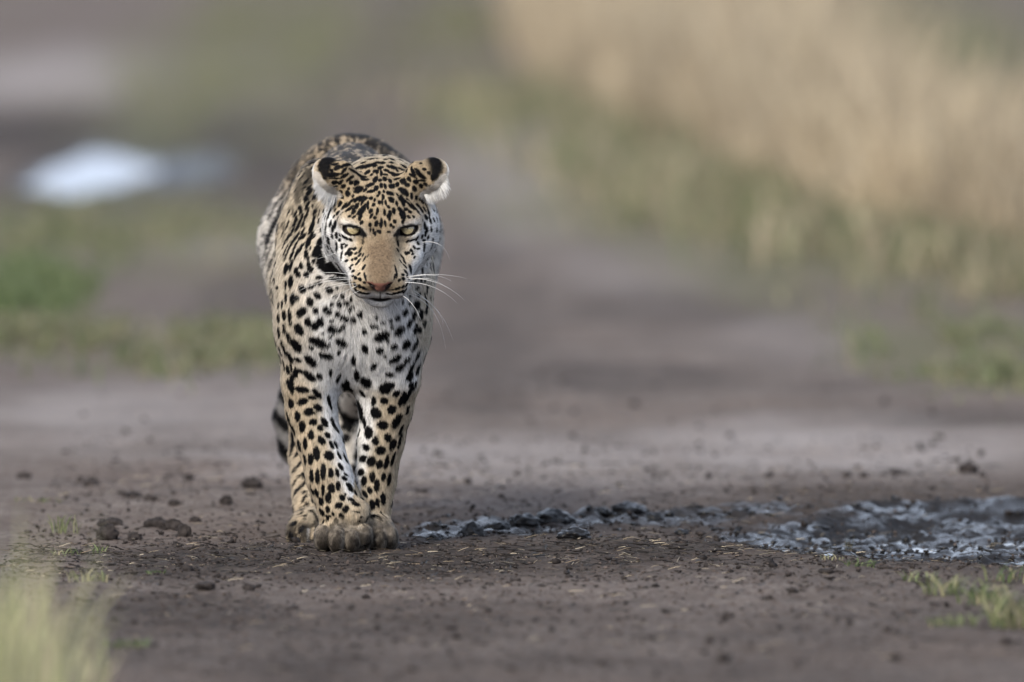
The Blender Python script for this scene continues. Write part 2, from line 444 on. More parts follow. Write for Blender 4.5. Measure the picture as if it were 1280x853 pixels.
def cone(a, b, ra, rb, k=.03, op='+'):
    a, b = np.asarray(a, float), np.asarray(b, float)
    m = max(ra, rb) + k + .02
    s, X, Y, Z = sub(np.minimum(a, b) - m, np.maximum(a, b) + m)
    ab = b - a; L2 = ab @ ab
    t_ = np.clip(((X - a[0]) * ab[0] + (Y - a[1]) * ab[1] + (Z - a[2]) * ab[2]) / L2, 0, 1)
    d = np.sqrt((X - a[0] - t_ * ab[0]) ** 2 + (Y - a[1] - t_ * ab[1]) ** 2 + (Z - a[2] - t_ * ab[2]) ** 2) - (ra + (rb - ra) * t_)
    put(s, d.astype(np.float32), k, op)
def chain(pts, k=.02):
    """one limb: round cones along a polyline, blended into the body as a whole"""
    P0 = np.array([p for p, r in pts]); m = max(r for p, r in pts) + k + .02
    s, X, Y, Z = sub(P0.min(0) - m, P0.max(0) + m)
    D = None
    for (a, ra), (b, rb) in zip(pts[:-1], pts[1:]):
        a, b = np.asarray(a, float), np.asarray(b, float)
        ab = b - a; L2 = ab @ ab
        t_ = np.clip(((X - a[0]) * ab[0] + (Y - a[1]) * ab[1] + (Z - a[2]) * ab[2]) / L2, 0, 1)
        d = np.sqrt((X - a[0] - t_ * ab[0]) ** 2 + (Y - a[1] - t_ * ab[1]) ** 2 + (Z - a[2] - t_ * ab[2]) ** 2) - (ra + (rb - ra) * t_)
        if D is None: D = d
        else:
            kk = .008; h = np.maximum(kk - np.abs(D - d), 0) / kk
            D = np.minimum(D, d) - h * h * kk * .25
    put(s, D.astype(np.float32), k)

# trunk
ell((0, .25, .44), (.093, .26, .150))
ell((-.005, .55, .470), (.086, .30, .122), k=.06)
ell((0, .50, .40), (.080, .30, .085), k=.06)
ell((-.010, .83, .492), (.111, .17, .132), k=.05)
ell((-.064, .85, .450), (.064, .13, .12), k=.04)
ell((.055, .85, .450), (.066, .13, .12), k=.04)
cone((0, .10, .560), (-.008, .60, .575), .034, .034, k=.06)
for s in (-1, 1):
    ell((s * .055, .09, .520), (.042, .085, .085), k=.04)
    cone((s * .060, .06, .48), (s * .057, -.01, .37), .043, .047, k=.04)
# neck, throat, chest
cone((.0, .07, .475), H(0, -.115, -.028), .100, .070, k=.05)
cone((.0, .02, .43), H(0, -.05, -.065), .082, .058, k=.05)
ell((.004, .000, .395), (.066, .064, .095), k=.05)
ell((.006, .020, .330), (.040, .050, .060), k=.05)
# forelegs
chain([((-.052, .00, .420), .057), ((-.060, .000, .335), .050), ((-.066, .005, .265), .0415), ((-.064, .004, .220), .0370), ((-.052, -.006, .175), .0330), ((-.036, -.022, .118), .0325), ((-.020, -.030, .074), .0335)], k=.05)
chain([((.056, .01, .420), .057), ((.062, .012, .335), .051), ((.059, .020, .268), .0435), ((.053, .026, .225), .0385), ((.045, .030, .175), .0335), ((.037, .036, .110), .0285), ((.031, .030, .058), .0265)], k=.05)
# paws
ell((-.016, -.028, .036), (.035, .036, .031), k=.012)
ell((.002, -.040, .064), (.024, .026, .022), k=.008)            # bulge of the bent wrist
for xx, yy, zz in ((-.044, -.046, .024), (-.022, -.060, .022), (.000, -.058, .022), (.017, -.046, .027)):
    ell((xx, yy, zz), (.0145, .026, .0215), k=.0042)
ell((.031, .012, .032), (.033, .044, .029), k=.006)
for xx, yy, zz in ((.006, -.008, .021), (.023, -.020, .020), (.042, -.018, .020), (.057, -.004, .022)):
    ell((xx, yy, zz), (.0140, .026, .0200), k=.0042)
cone((-.026, -.070, .056), (-.006, -.073, .044), .0040, .0045, k=.006, op='-')          # fold across the bent paw
cone((-.006, -.073, .044), (.020, -.066, .036), .0045, .0030, k=.006, op='-')
cone((.0195, -.070, .004), (.0195, -.035, .050), .0040, .0036, k=.005, op='-')            # gap between the two paws
# hind legs
chain([((-.078, .80, .45), .082), ((-.068, .52, .315), .050), ((-.070, .55, .20), .036), ((-.075, .53, .12), .030), ((-.070, .40, .045), .027)], k=.03)
ell((-.070, .345, .020), (.034, .045, .029), k=.015)
for xx, yy, zz in ((-.094, .322, .010), (-.079, .308, .008), (-.060, .308, .008), (-.045, .322, .010)):
    ell((xx, yy, zz), (.0135, .024, .020), k=.0042)
chain([((.050, .82, .45), .082), ((.050, .74, .285), .052), ((.005, .88, .22), .034), ((-.012, .97, .175), .026), ((-.020, .95, .070), .0235), ((-.020, .92, .035), .026)], k=.03)
ell((-.020, .880, .022), (.032, .046, .024), k=.015)
# tail
chain([((-.015, .98, .535), .030), ((-.050, 1.09, .46), .026), ((-.076, 1.17, .32), .0235), ((-.102, 1.20, .220), .0225), ((-.119, 1.20, .150), .0225), ((-.110, 1.19, .100), .0215), ((-.084, 1.19, .062), .020), ((-.045, 1.20, .045), .017), ((-.01, 1.21, .055), .012)], k=.015)
# head
ell(H(0, -.080, -.013), (.066, .080, .055), HB, k=.03)
ell(H(0, -.033, .003), (.051, .046, .036), HB, k=.03)
for s in (-1, 1):
    ell(H(s * .053, -.056, -.034), (.035, .050, .042), HB, k=.025)
    ell(H(s * .034, .004, -.038), (.030, .042, .026), HB, k=.02)
    cone(H(s * .008, -.005, -.005), H(s * .009, .072, -.0255), .0195, .0168, k=.015)
    cone(H(s * .022, .004, .0125), H(s * .052, -.018, .0125), .0088, .0080, k=.018)     # brow
    ell(H(s * .0235, .058, -.046), (.0240, .034, .0245), HB, k=.018)                  # whisker pads
    cone(H(s * .012, .040, -.074), H(s * .042, -.055, -.062), .016, .030, k=.025)     # jaw
ell(H(0, .060, -.050), (.018, .028, .022), HB, k=.010)
ell(H(0, .050, -.079), (.0240, .027, .0175), HB, k=.010)                             # chin
ell(H(0, .086, -.026), (.0165, .0135, .0100), HB, k=.008)                            # nose pad
ell(H(0, .090, -.034), (.0085, .0085, .0085), HB, k=.006)
EYES = {}
for s in (-1, 1):
    ec = H(s * .0413, -.0120, -.0010)
    g = np.array([s * .16, -1.0, -.03]); g /= np.linalg.norm(g)
    EYES[s] = (ec, g)
    ell(ec + np.array([0, 0, -.001]), (.0190, .0190, .0175), k=.010)
    # almond opening: inner corner lower than the outer one
    a = R(13)
    e1 = np.array([math.cos(a) * s, 0, math.sin(a)]); e1 -= g * (e1 @ g); e1 /= np.linalg.norm(e1)
    e2 = np.cross(g, e1) * (1 if np.cross(g, e1)[2] > 0 else -1)
    cc = ec + g * .017 - np.array([0, 0, .0005])
    ell(cc, (.0172, .0105, .0160), np.stack([e1, e2, g]), k=.003, op='-', clip=(e2 * .97 + e1 * .10, .0040))
    cone(cc - e1 * .0135 - e2 * .001, cc - e1 * .021 - e2 * .0055 - g * .003, .0028, .0016, k=.003, op='-')   # tear duct
    # nostril
    cone(H(s * .0075, .098, -.0315), H(s * .0150, .088, -.0285), .0026, .0022, k=.003, op='-')
# mouth slit and philtrum
for s in (-1, 1):
    cone(H(0, .085, -.0672), H(s * .019, .074, -.0695), .0042, .0034, k=.004, op='-')
    cone(H(s * .019, .074, -.0690), H(s * .033, .045, -.0660), .0028, .0020, k=.004, op='-')
cone(H(0, .0975, -.042), H(0, .094, -.062), .0014, .0018, k=.004, op='-')
# ears: cups turned outwards and back, so their backs show
EARS = {}
for s in (-1, 1):
    ce = H(s * .077, -.088, .0440)
    o = np.array([s * .60, .62, -.50]); o /= np.linalg.norm(o)
    e1 = np.cross(o, [0, 1.0, 0]); e1 /= np.linalg.norm(e1); e2 = np.cross(o, e1)
    EARS[s] = (ce, o, e1, e2)
    cone(H(s * .048, -.080, .028), ce - o * .010 - np.array([s, 0, 0]) * .012, .026, .018, k=.012)
    ell(ce, (.0300, .0300, .0220), np.stack([e1, e2, o]), k=.008, clip=(o, .006))
    ell(ce + o * .0065, (.0260, .0260, .0210), np.stack([e1, e2, o]), k=.003, op='-')

def surface_nets(F, xs, ys, zs):
    ins = F < 0
    a = ins[:-1, :-1, :-1].astype(np.int8)
    cnt = np.zeros_like(a)
    for i in (0, 1):
        for j in (0, 1):
            for k in (0, 1):
                cnt += ins[i:i + a.shape[0], j:j + a.shape[1], k:k + a.shape[2]]
    act = (cnt > 0) & (cnt < 8)
    I, J, K = np.nonzero(act)
    idx = np.full(act.shape, -1, np.int32); idx[I, J, K] = np.arange(len(I))
    acc = np.zeros((len(I), 3)); n_ = np.zeros(len(I))
    cor = [(i, j, k) for i in (0, 1) for j in (0, 1) for k in (0, 1)]
    AX = (xs, ys, zs)
    for c0 in cor:
        for ax in range(3):
            if c0[ax]: continue
            c1 = list(c0); c1[ax] = 1
            f0 = F[I + c0[0], J + c0[1], K + c0[2]].astype(float); f1 = F[I + c1[0], J + c1[1], K + c1[2]].astype(float)
            m = (f0 < 0) != (f1 < 0)
            tt = np.where(m, f0 / np.where(m, f0 - f1, 1), 0)
            p = np.stack([xs[I + c0[0]], ys[J + c0[1]], zs[K + c0[2]]], 1)
            B = (I, J, K)[ax]
            p[:, ax] += tt * (AX[ax][B + 1] - AX[ax][B])
            acc += p * m[:, None]; n_ += m
    V = acc / n_[:, None]
    Q = []
    for ax in range(3):
        s0 = [slice(None)] * 3; s1 = [slice(None)] * 3
        s0[ax] = slice(0, -1); s1[ax] = slice(1, None)
        m = ins[tuple(s0)] != ins[tuple(s1)]
        P_ = list(np.nonzero(m))
        o1, o2 = [(1, 2), (2, 0), (0, 1)][ax]
        ok = (P_[o1] > 0) & (P_[o2] > 0) & (P_[o1] < F.shape[o1] - 1) & (P_[o2] < F.shape[o2] - 1)
        P_ = [q[ok] for q in P_]
        flip = ~ins[tuple(P_)]
        def at(d1, d2):
            q = [x.copy() for x in P_]; q[o1] -= d1; q[o2] -= d2
            return idx[tuple(q)]
        q = np.stack([at(1, 1), at(0, 1), at(0, 0), at(1, 0)], 1)
        q[flip] = q[flip][:, ::-1]
        Q.append(q)
    return V, np.concatenate(Q)
BV, BF = surface_nets(FLD, sx, sy, sz)
del FLD
# light smoothing
E = np.concatenate([BF[:, [0, 1]], BF[:, [1, 2]], BF[:, [2, 3]], BF[:, [3, 0]]]); E = np.concatenate([E, E[:, ::-1]])
deg = np.bincount(E[:, 0], minlength=len(BV))[:, None]
for lam in (.5, -.45, .4):
    S = np.stack([np.bincount(E[:, 0], weights=BV[E[:, 1], c], minlength=len(BV)) for c in range(3)], 1)
    BV = BV + lam * (S / deg - BV)
fn = np.cross(BV[BF[:, 2]] - BV[BF[:, 0]], BV[BF[:, 3]] - BV[BF[:, 1]])
BN = np.zeros_like(BV)
for c in range(3):
    for q in range(4): BN[:, c] += np.bincount(BF[:, q], weights=fn[:, c], minlength=len(BV))
BN /= np.linalg.norm(BN, axis=1)[:, None] + 1e-12
bvh = BVHTree.FromPolygons([tuple(v) for v in BV], [tuple(int(i) for i in f) for f in BF])
# ------------------------------------------------------------------ coat: markings and some painted crease shade, each an ellipse on the skin
# (view window x0, y0, pixels per unit) followed by x, y, half width, half height, turn in degrees
SPOTS_CREASES = [
((380,180,12.19), """430 435 95 28 -5;505 325 45 28 -50;470 275 50 14 -20;365 255 35 14 -5;275 330 25 12 -10;345 330 30 14 -5;225 300 30 14 0;205 385 18 14 0;640 285 65 22 -40;605 375 60 18 -50;
700 190 70 12 -30;590 215 80 22 -25;830 210 90 16 -12;755 305 90 25 -30;800 345 80 20 -12;785 400 75 18 -12;615 450 65 20 -30;700 490 65 20 -38;960 305 60 32 15;1035 205 70 22 -3;965 400 32 30 0;
1030 435 18 15 0;870 460 40 22 -25;925 510 45 16 -18;1080 300 30 25 0;1075 380 25 18 0;1090 260 30 15 0;470 550 38 25 0;560 545 45 20 -45;600 610 35 22 -35;795 560 42 32 -40;720 555 30 22 -30;
835 660 60 48 -40;1005 590 35 30 20;1020 690 45 20 15;670 720 32 38 10;565 690 22 20 0;480 720 16 20 0;580 770 25 24 0;450 820 22 25 0;745 760 14 20 0;790 810 16 25 0;880 795 55 38 30;1020 790 20 16 0;
720 840 30 14 0;475 610 35 10 -10;470 490 70 9 0;310 490 30 9 10;680 645 16 20 0;1090 640 20 35 0;1085 510 30 45 0;90 640 50 18 -60;95 715 30 35 0;40 790 30 30 0;60 550 30 15 -30;20 650 15 40 20"""),
((470,180,12.19), """15 200 25 15 0;35 255 30 18 -20;60 330 30 28 0;100 260 30 20 10;140 215 32 20 10;230 215 38 24 0;245 320 65 28 5;95 320 20 20 0;155 370 35 18 0;235 405 35 15 -15;80 410 16 40 0;20 390 20 30 0;
145 435 35 12 0;300 440 48 18 -15;320 500 45 14 0;135 500 30 30 0;215 530 22 30 0;65 520 22 22 0;10 500 10 40 0;80 600 20 38 0;240 610 42 34 20;140 610 18 40 0;15 640 20 35 0;50 710 15 28 0;215 720 48 26 5;
325 738 12 18 0;120 690 12 20 0;230 800 35 20 0;110 770 16 30 0;25 755 16 14 0;415 530 45 40 40;475 585 35 25 20;505 500 35 22 40;360 225 45 18 15;430 265 60 14 28;430 320 75 16 28;405 360 75 18 12;
410 405 70 18 20;560 450 60 14 30;565 390 70 20 55;495 270 45 12 35;630 365 45 14 40;680 440 85 26 35;605 540 35 28 30;700 520 60 11 0;585 645 28 40 -25;420 690 80 38 50;685 600 25 30 -20;755 580 30 20 30;
735 350 30 14 15;805 405 25 20 30;865 475 25 42 -10;540 760 16 45 0;610 785 14 32 0;400 815 35 38 -20;820 605 20 12 -20;755 665 25 12 -20;480 810 14 10 0;700 830 14 22 -20;670 810 12 15 0;340 170 70 14 45;
240 75 50 14 45;120 20 40 16 40;230 140 50 14 20"""),
((390,245,12.19), """225 70 14 35 0;325 30 25 30 20;430 90 25 38 10;320 135 22 32 0;270 220 25 60 -10;195 190 14 28 0;210 300 20 42 10;395 225 20 25 10;455 230 14 14 0;340 275 14 14 0;400 305 20 28 0;285 390 20 35 -10;
320 470 15 50 -15;355 400 22 60 10;225 450 18 55 -15;495 125 25 55 30;550 110 20 30 25;590 55 45 18 -20;575 160 22 50 30;675 35 18 18 0;680 120 40 28 -25;645 160 20 25 0;633 215 24 28 10;575 275 20 14 10;
640 285 22 18 0;755 190 36 75 25;735 290 22 50 5;755 370 25 25 0;790 150 20 60 5;850 90 18 40 -5;940 100 22 22 0;895 195 22 35 15;855 145 12 22 0;905 265 15 40 25;1000 190 16 30 0;960 295 22 22 0;
975 390 22 30 10;885 405 20 25 0;935 500 12 40 0;890 480 10 25 0;965 540 12 30 0;1010 500 18 16 0;905 10 18 12 0;745 20 20 25 0;770 60 16 40 0;1030 60 20 25 0;955 30 12 22 0;985 240 12 16 0;60 220 30 45 20;
45 320 25 50 0;15 430 30 60 0;40 590 25 30 0;125 240 12 60 0;120 340 12 35 0;25 120 20 20 -45;130 660 35 60 0;95 780 55 70 -10;265 640 30 55 -30;215 710 14 45 -30;320 790 18 70 -40;380 790 18 30 -30;
320 580 15 28 -30;380 560 18 45 0;435 555 18 20 0;485 580 18 14 0;530 605 18 14 0;590 630 25 14 20;430 635 20 18 0;460 740 25 20 40;385 720 15 35 -40;570 790 25 25 0;650 770 30 18 -40;740 790 12 40 45;
525 725 16 16 0;670 840 14 20 20;490 700 14 10 0"""),
((470,245,12.19), """400 40 30 60 10;365 180 25 40 -10;415 230 22 60 -10;410 300 25 35 0;385 260 26 40 0;405 365 18 22 10;525 120 20 65 -30;590 150 18 65 -25;635 110 20 28 -20;455 170 30 20 40;510 205 32 18 25;495 285 24 18 0;
568 280 16 14 0;650 230 14 30 -25;690 175 18 28 0;735 170 12 30 -10;710 50 20 25 0;760 290 22 35 -15;780 150 10 45 0;795 220 12 30 0;820 330 14 45 0;735 410 20 50 -5;700 340 14 25 0;770 480 16 40 20;
745 540 12 40 10;780 600 12 28 0;695 580 14 28 0;720 640 18 14 0;725 750 18 55 20;580 750 16 20 0;540 800 16 20 0;635 685 14 20 0;190 130 18 25 -10;215 235 20 40 0;270 190 22 40 10;130 215 14 40 0;
185 275 16 35 0;205 310 14 30 0;85 345 14 40 0;15 380 18 35 0;140 380 14 45 -10;285 355 22 25 0;228 410 18 24 0;265 440 14 14 0;75 400 20 40 0;25 180 14 35 0;95 50 10 45 0;150 70 12 35 0;235 40 25 30 -20;
315 80 16 30 10;60 515 20 22 0;190 510 22 10 0;330 690 12 40 0;480 650 22 10 -20;550 635 40 9 -12;620 600 18 12 -20;330 790 16 20 0;830 470 10 35 0;830 730 12 40 0;640 770 25 10 -20;490 830 25 12 0"""),
((390,310,10.66), """80 40 60 50 0;130 150 50 75 -25;220 240 60 60 -30;310 240 60 45 20;290 280 90 30 0;400 250 40 50 20;330 290 100 28 0;360 380 110 26 -5;440 400 40 26 0;550 275 22 16 20;545 340 20 12 20;580 365 20 16 20;
640 385 22 16 20;700 430 16 12 20;520 430 25 10 25;575 460 22 16 25;635 480 22 18 25;685 500 22 14 20;735 520 25 9 15;590 535 25 12 15;640 555 25 12 10;690 570 30 8 5;740 575 30 7 3;590 590 40 18 20;
690 225 14 22 0;605 170 16 12 0;585 110 20 14 -35;640 60 14 25 25;680 60 12 25 20;460 140 18 14 0;395 75 15 25 -25;535 125 14 14 0;700 110 10 18 0;630 130 14 10 0;530 200 18 10 0;625 315 14 12 0;
705 345 9 50 -25;510 45 25 25 0;465 40 20 20 0;745 70 8 12 0;510 240 20 12 20;10 250 20 30 0;115 360 35 20 10;230 535 45 28 30;75 600 55 30 40;410 590 20 25 0;525 640 12 20 0;320 610 35 14 -15;
265 710 18 30 -20;365 710 25 40 -15;465 690 25 22 0;505 780 18 28 -25;205 780 50 30 40;50 800 30 40 0;340 500 14 18 0;10 690 20 40 0;345 830 22 22 0;620 830 25 20 0;550 740 18 18 0;660 800 16 18 0"""),
((470,310,10.66), """355 325 16 12 -20;400 290 18 16 0;310 395 18 14 -20;365 380 18 18 -10;425 360 22 18 0;220 525 25 8 -15;265 512 18 12 -15;305 500 16 14 -15;360 485 20 12 -25;410 455 25 10 -25;455 435 22 9 -15;
180 580 40 6 -5;250 570 25 8 -8;300 560 20 10 -10;345 545 22 10 -15;385 540 16 10 -10;270 280 9 60 10;250 350 9 30 25;555 230 18 32 0;610 265 24 45 10;460 260 22 32 20;385 210 14 12 0;630 75 14 40 0;
665 160 9 85 0;708 85 16 40 0;710 215 18 55 5;710 160 8 30 0;400 40 20 18 0;470 10 16 12 0;350 90 8 35 -25;330 150 8 25 -25;380 155 12 18 0;430 30 18 10 0;510 95 14 10 -30;485 50 14 10 -30;515 400 20 20 0;
585 400 18 14 0;590 370 14 16 0;635 405 18 22 0;710 420 12 25 0;660 325 10 16 0;655 520 20 60 10;535 500 28 18 0;550 590 25 28 0;440 605 15 20 0;630 590 14 30 0;525 730 42 50 0;655 690 18 30 0;
430 710 14 22 0;570 830 20 30 -20;640 640 30 16 30;655 780 25 40 -25;640 810 14 30 0;340 690 14 25 0;480 830 14 20 0;380 810 18 30 25;705 640 8 40 0"""),
((320,150,8.53), """285 490 25 50 20;235 700 20 60 15;290 600 15 50 10;245 770 22 35 0;300 780 18 35 0;150 790 14 40 10;350 410 14 40 25;400 390 15 45 25;500 350 20 60 50;540 210 45 14 -45;610 160 40 16 -25;600 220 45 14 -30;
720 150 60 25 -15;740 110 30 14 -5;640 235 40 12 -10;500 590 18 55 30;545 640 18 25 0;575 750 22 45 10;400 490 20 40 20;440 720 20 40 20;560 350 20 30 30;215 640 20 40 35;175 830 14 25 0;380 650 14 45 20;
450 440 14 45 25;330 560 12 40 15;520 470 14 40 35"""),
((320,240,8.53), """170 90 16 40 10;205 125 22 45 10;265 135 18 45 10;155 235 22 35 10;220 260 25 45 0;165 400 40 75 -5;115 580 22 60 0;150 600 20 50 -15;220 600 16 55 0;155 760 28 60 0;225 750 18 50 0;115 715 15 40 0;
240 10 20 30 0;295 15 16 30 0;330 500 14 60 0;395 525 20 40 0;375 440 14 60 5;455 350 18 55 5;430 290 20 60 25;490 190 16 35 0;435 210 12 40 10;500 250 14 40 0;515 320 16 30 0;510 400 14 35 0;515 455 22 25 0;
450 450 18 35 0;470 490 14 20 0;570 515 25 50 -10;430 560 14 40 0;490 580 14 45 0;445 640 14 50 0;545 640 25 40 -20;580 780 25 60 -25;495 765 20 35 -20;440 820 25 40 -10;355 610 14 80 0;330 600 10 50 0;
395 650 16 45 0;385 760 16 60 0;345 800 14 50 0;560 120 18 50 10;480 150 20 30 20;545 60 25 30 20;520 540 10 20 0;570 685 12 30 0;405 400 12 40 0;560 200 12 50 0;535 250 12 25 0;640 190 22 40 10;
632 280 14 50 0;605 370 22 55 5;610 435 20 25 -20;695 510 28 50 0;665 600 40 60 0;700 720 50 80 -30;360 200 12 50 20;350 330 12 60 10;300 420 10 60 5"""),
((335,330,8.53), """325 75 40 35 30;420 90 28 30 0;255 165 25 65 5;205 200 14 50 0;375 240 42 38 20;270 350 25 60 0;310 340 30 30 0;455 375 35 42 -10;535 310 45 28 40;660 250 38 25 20;365 485 60 38 -30;435 590 32 50 -25;
505 625 38 40 0;565 580 35 45 -20;515 465 30 30 0;640 465 45 35 40;740 500 25 28 0;815 540 45 28 25;245 540 18 90 -5;185 520 20 50 0;130 545 14 50 0;185 655 14 50 0;135 700 18 50 0;340 670 60 40 50;
230 745 18 45 -5;680 660 42 42 -20;745 670 40 20 15;800 630 25 18 20;545 800 110 42 22;785 800 60 35 40;305 820 60 35 20;685 395 20 25 -20;765 390 20 28 -15;840 385 25 20 0;800 310 20 25 0;680 570 20 18 0;
585 705 16 16 0;665 740 20 12 0;205 340 14 50 0;165 410 12 40 0;130 420 12 40 0;175 820 14 35 0;540 185 45 16 -10;470 215 30 18 -10;200 30 14 60 0;460 20 30 30 20;370 10 20 20 0;550 120 35 18 0;35 190 16 70 -20;
90 150 25 50 0;80 350 20 50 -25;120 230 20 20 0;25 20 20 30 0"""),
((440,370,7.755), """610 65 32 40 -10;500 135 30 20 -30;430 180 25 22 -30;365 205 20 18 -20;300 230 22 12 -15;215 260 38 16 8;280 355 75 38 -25;450 305 52 30 -30;540 235 22 45 10;515 430 42 32 -40;400 450 35 28 -35;
270 485 35 30 0;125 470 30 40 -15;120 310 20 30 0;425 560 35 38 10;375 590 20 20 0;510 590 18 50 25;450 660 40 25 -25;550 750 30 40 0;565 660 15 60 5;625 680 20 55 5;610 560 16 50 5;595 440 20 60 20;
600 290 20 50 0;655 160 22 50 0;585 160 18 40 0;690 240 20 35 10;710 40 14 25 0;345 395 20 14 0;235 180 12 20 0;15 200 22 28 -10;75 150 22 30 -20;360 725 35 22 0;140 800 50 48 0;50 730 25 50 0;210 640 20 40 20;
15 590 20 40 0;315 545 14 14 0;380 270 14 18 0;340 830 35 30 0;390 830 20 25 0;560 830 20 25 0;600 830 15 30 0;640 300 20 25 20"""),
((335,410,8.53), """320 165 55 42 30;460 315 42 68 -35;325 305 32 20 10;465 170 30 18 20;620 250 75 32 22;300 450 25 50 20;440 480 75 35 38;340 430 50 22 10;545 480 28 35 -30;365 630 70 30 3;520 670 60 25 50;470 715 40 18 15;
235 580 25 55 -35;135 600 25 85 12;170 755 25 95 8;250 780 30 50 5;370 760 55 35 -20;530 825 50 35 20;650 770 18 70 -35;255 290 18 45 -5;150 210 22 60 -10;185 180 14 60 0;225 420 20 45 -5;135 340 14 60 -5;
145 430 12 40 0;185 370 10 60 0;230 70 18 50 0;130 35 14 40 0;440 840 40 14 0;660 430 14 40 -10;755 210 18 25 0;830 570 30 70 -5;755 700 28 70 -5;740 490 18 40 0"""),
((335,500,8.53), """440 105 55 35 -3;320 150 30 50 12;370 260 32 58 12;480 210 38 35 0;285 300 25 50 0;180 240 22 105 -8;232 195 25 70 5;600 215 28 60 -30;555 275 32 32 0;460 350 32 50 0;632 350 35 25 35;572 405 32 55 -30;
265 450 28 68 -14;340 460 22 65 -5;402 440 20 65 0;675 455 18 45 -30;650 570 50 48 20;520 545 35 70 -8;460 605 28 60 -8;400 610 20 55 -5;345 650 16 60 0;590 740 28 85 -3;670 755 26 50 0;735 750 20 45 -10;
770 685 18 45 -30;400 800 28 65 -15;470 785 22 65 -8;530 790 22 75 0;345 790 10 14 0;690 230 18 70 -30;735 300 12 40 -20;720 455 14 45 -30;755 570 14 45 -25;825 770 18 14 0;810 815 28 20 10;820 140 50 70 0;
810 395 55 45 0;820 600 25 40 0;795 270 28 20 0"""),
((425,470,7.755), """65 65 32 65 -15;435 95 50 48 -20;490 60 30 30 0;430 215 38 32 10;330 215 22 45 15;200 315 52 88 5;350 335 48 50 0;500 300 42 38 -20;545 140 28 35 20;600 190 24 70 8;655 150 22 90 10;650 305 16 45 12;
415 450 52 40 5;550 410 35 75 20;280 525 42 55 20;465 575 32 42 -15;345 605 32 40 0;585 500 14 55 15;575 600 16 70 12;510 640 30 55 15;395 695 45 42 20;255 665 30 30 0;225 780 40 32 -10;305 800 40 48 30;
385 825 28 35 0;450 800 18 60 5;508 780 14 70 8;165 740 22 60 25;190 530 12 50 20;245 430 14 45 15;225 140 18 28 0;710 70 12 40 5"""),
((355,590,8.53), """505 150 38 50 0;420 165 18 60 3;355 195 20 40 0;310 170 18 35 0;575 125 25 50 5;475 250 32 55 0;400 290 26 42 0;345 315 12 38 0;585 330 42 32 -15;620 250 30 35 -30;710 270 38 18 5;765 320 45 20 15;
660 370 32 38 20;470 370 22 38 5;410 400 28 32 0;700 140 35 35 10;755 200 15 30 -15;800 215 10 30 -20;640 45 30 18 5;335 430 14 45 0;365 495 40 14 -40;300 270 12 60 -10;475 445 30 16 -10;525 420 14 20 0;
615 445 22 36 -30;465 490 25 14 -30;555 505 22 30 0;410 530 18 14 0;460 590 20 38 0;510 555 18 20 0;595 550 20 14 -20;650 215 10 14 0;770 400 40 7 8;820 450 20 7 20;810 500 25 8 40;215 255 18 40 8;
240 325 38 22 -40;285 390 28 22 10;190 125 20 40 0;175 420 14 25 10;215 445 25 12 -10;225 475 18 8 0;170 20 14 20 0"""),
((425,570,7.11), """350 50 28 40 10;410 50 20 45 15;288 165 25 45 0;325 240 24 55 0;215 200 24 45 5;385 165 18 40 5;432 185 16 60 5;265 285 22 32 0;380 360 24 50 -5;285 410 24 42 -8;330 395 18 40 -5;290 520 22 28 0;
345 530 24 32 0;383 510 10 28 0;190 125 25 30 10;125 105 22 35 20;220 320 18 35 -25"""),
]
ANG = math.hypot(1, 0)
Smp, SA, SB, SN = [], [], [], []                 # centre, two half axes, normal
for (x0, y0, sc_), txt in SPOTS_CREASES:
    for it in txt.replace("\n", "").split(";"):
        x, y, a, b_, ang = [float(q) for q in it.split()]
        px, py, a, b_, ang = x0 + x / sc_, y0 + y / sc_, a / sc_ * 1.10 + .32, b_ / sc_ * 1.10 + .32, R(ang)
        d = ray(px, py); d = d / np.linalg.norm(d)
        hit, nrm, _, dist = bvh.ray_cast(Vector(CAMP - LEO), Vector(d))
        if hit is None:
            guess = at_depth(px, py, LY - .05) - LEO
            hit, nrm, _, dist = bvh.find_nearest(Vector(guess))
            if (np.array(hit) - guess) @ (np.array(hit) - guess) > .03 ** 2: continue
        hit, nrm = np.array(hit), np.array(nrm)
        m = np.linalg.norm(hit + LEO - CAMP) / FPX
        if hit[1] < -.08 and hit[2] > .36: a, b_ = a * 1.12 + .12, b_ * 1.12 + .12
        elif hit[1] < .1 and .24 < hit[2] < .40: a, b_ = a * 1.06, b_ * 1.06
        gz_ = 1.15 if hit[1] > .4 else .72 + .28 * float(sstep(.15, .6, -(d @ nrm))); a, b_ = a * gz_, b_ * gz_
        den = min(d @ nrm, -.45)
        out = []
        for (ex_, ey_, L_) in ((math.cos(ang), math.sin(ang), a), (-math.sin(ang), math.cos(ang), b_)):
            e = (RGT * ex_ - UPV * ey_) * L_ * m
            v = e - d * (e @ nrm) / den
            l_ = np.linalg.norm(v); v = v * min(1, 1.45 * L_ * m / l_)
            v -= nrm * (v @ nrm)
            out.append(v)
        Smp.append(hit); SA.append(out[0]); SB.append(out[1]); SN.append(nrm)
n_manual = len(Smp)
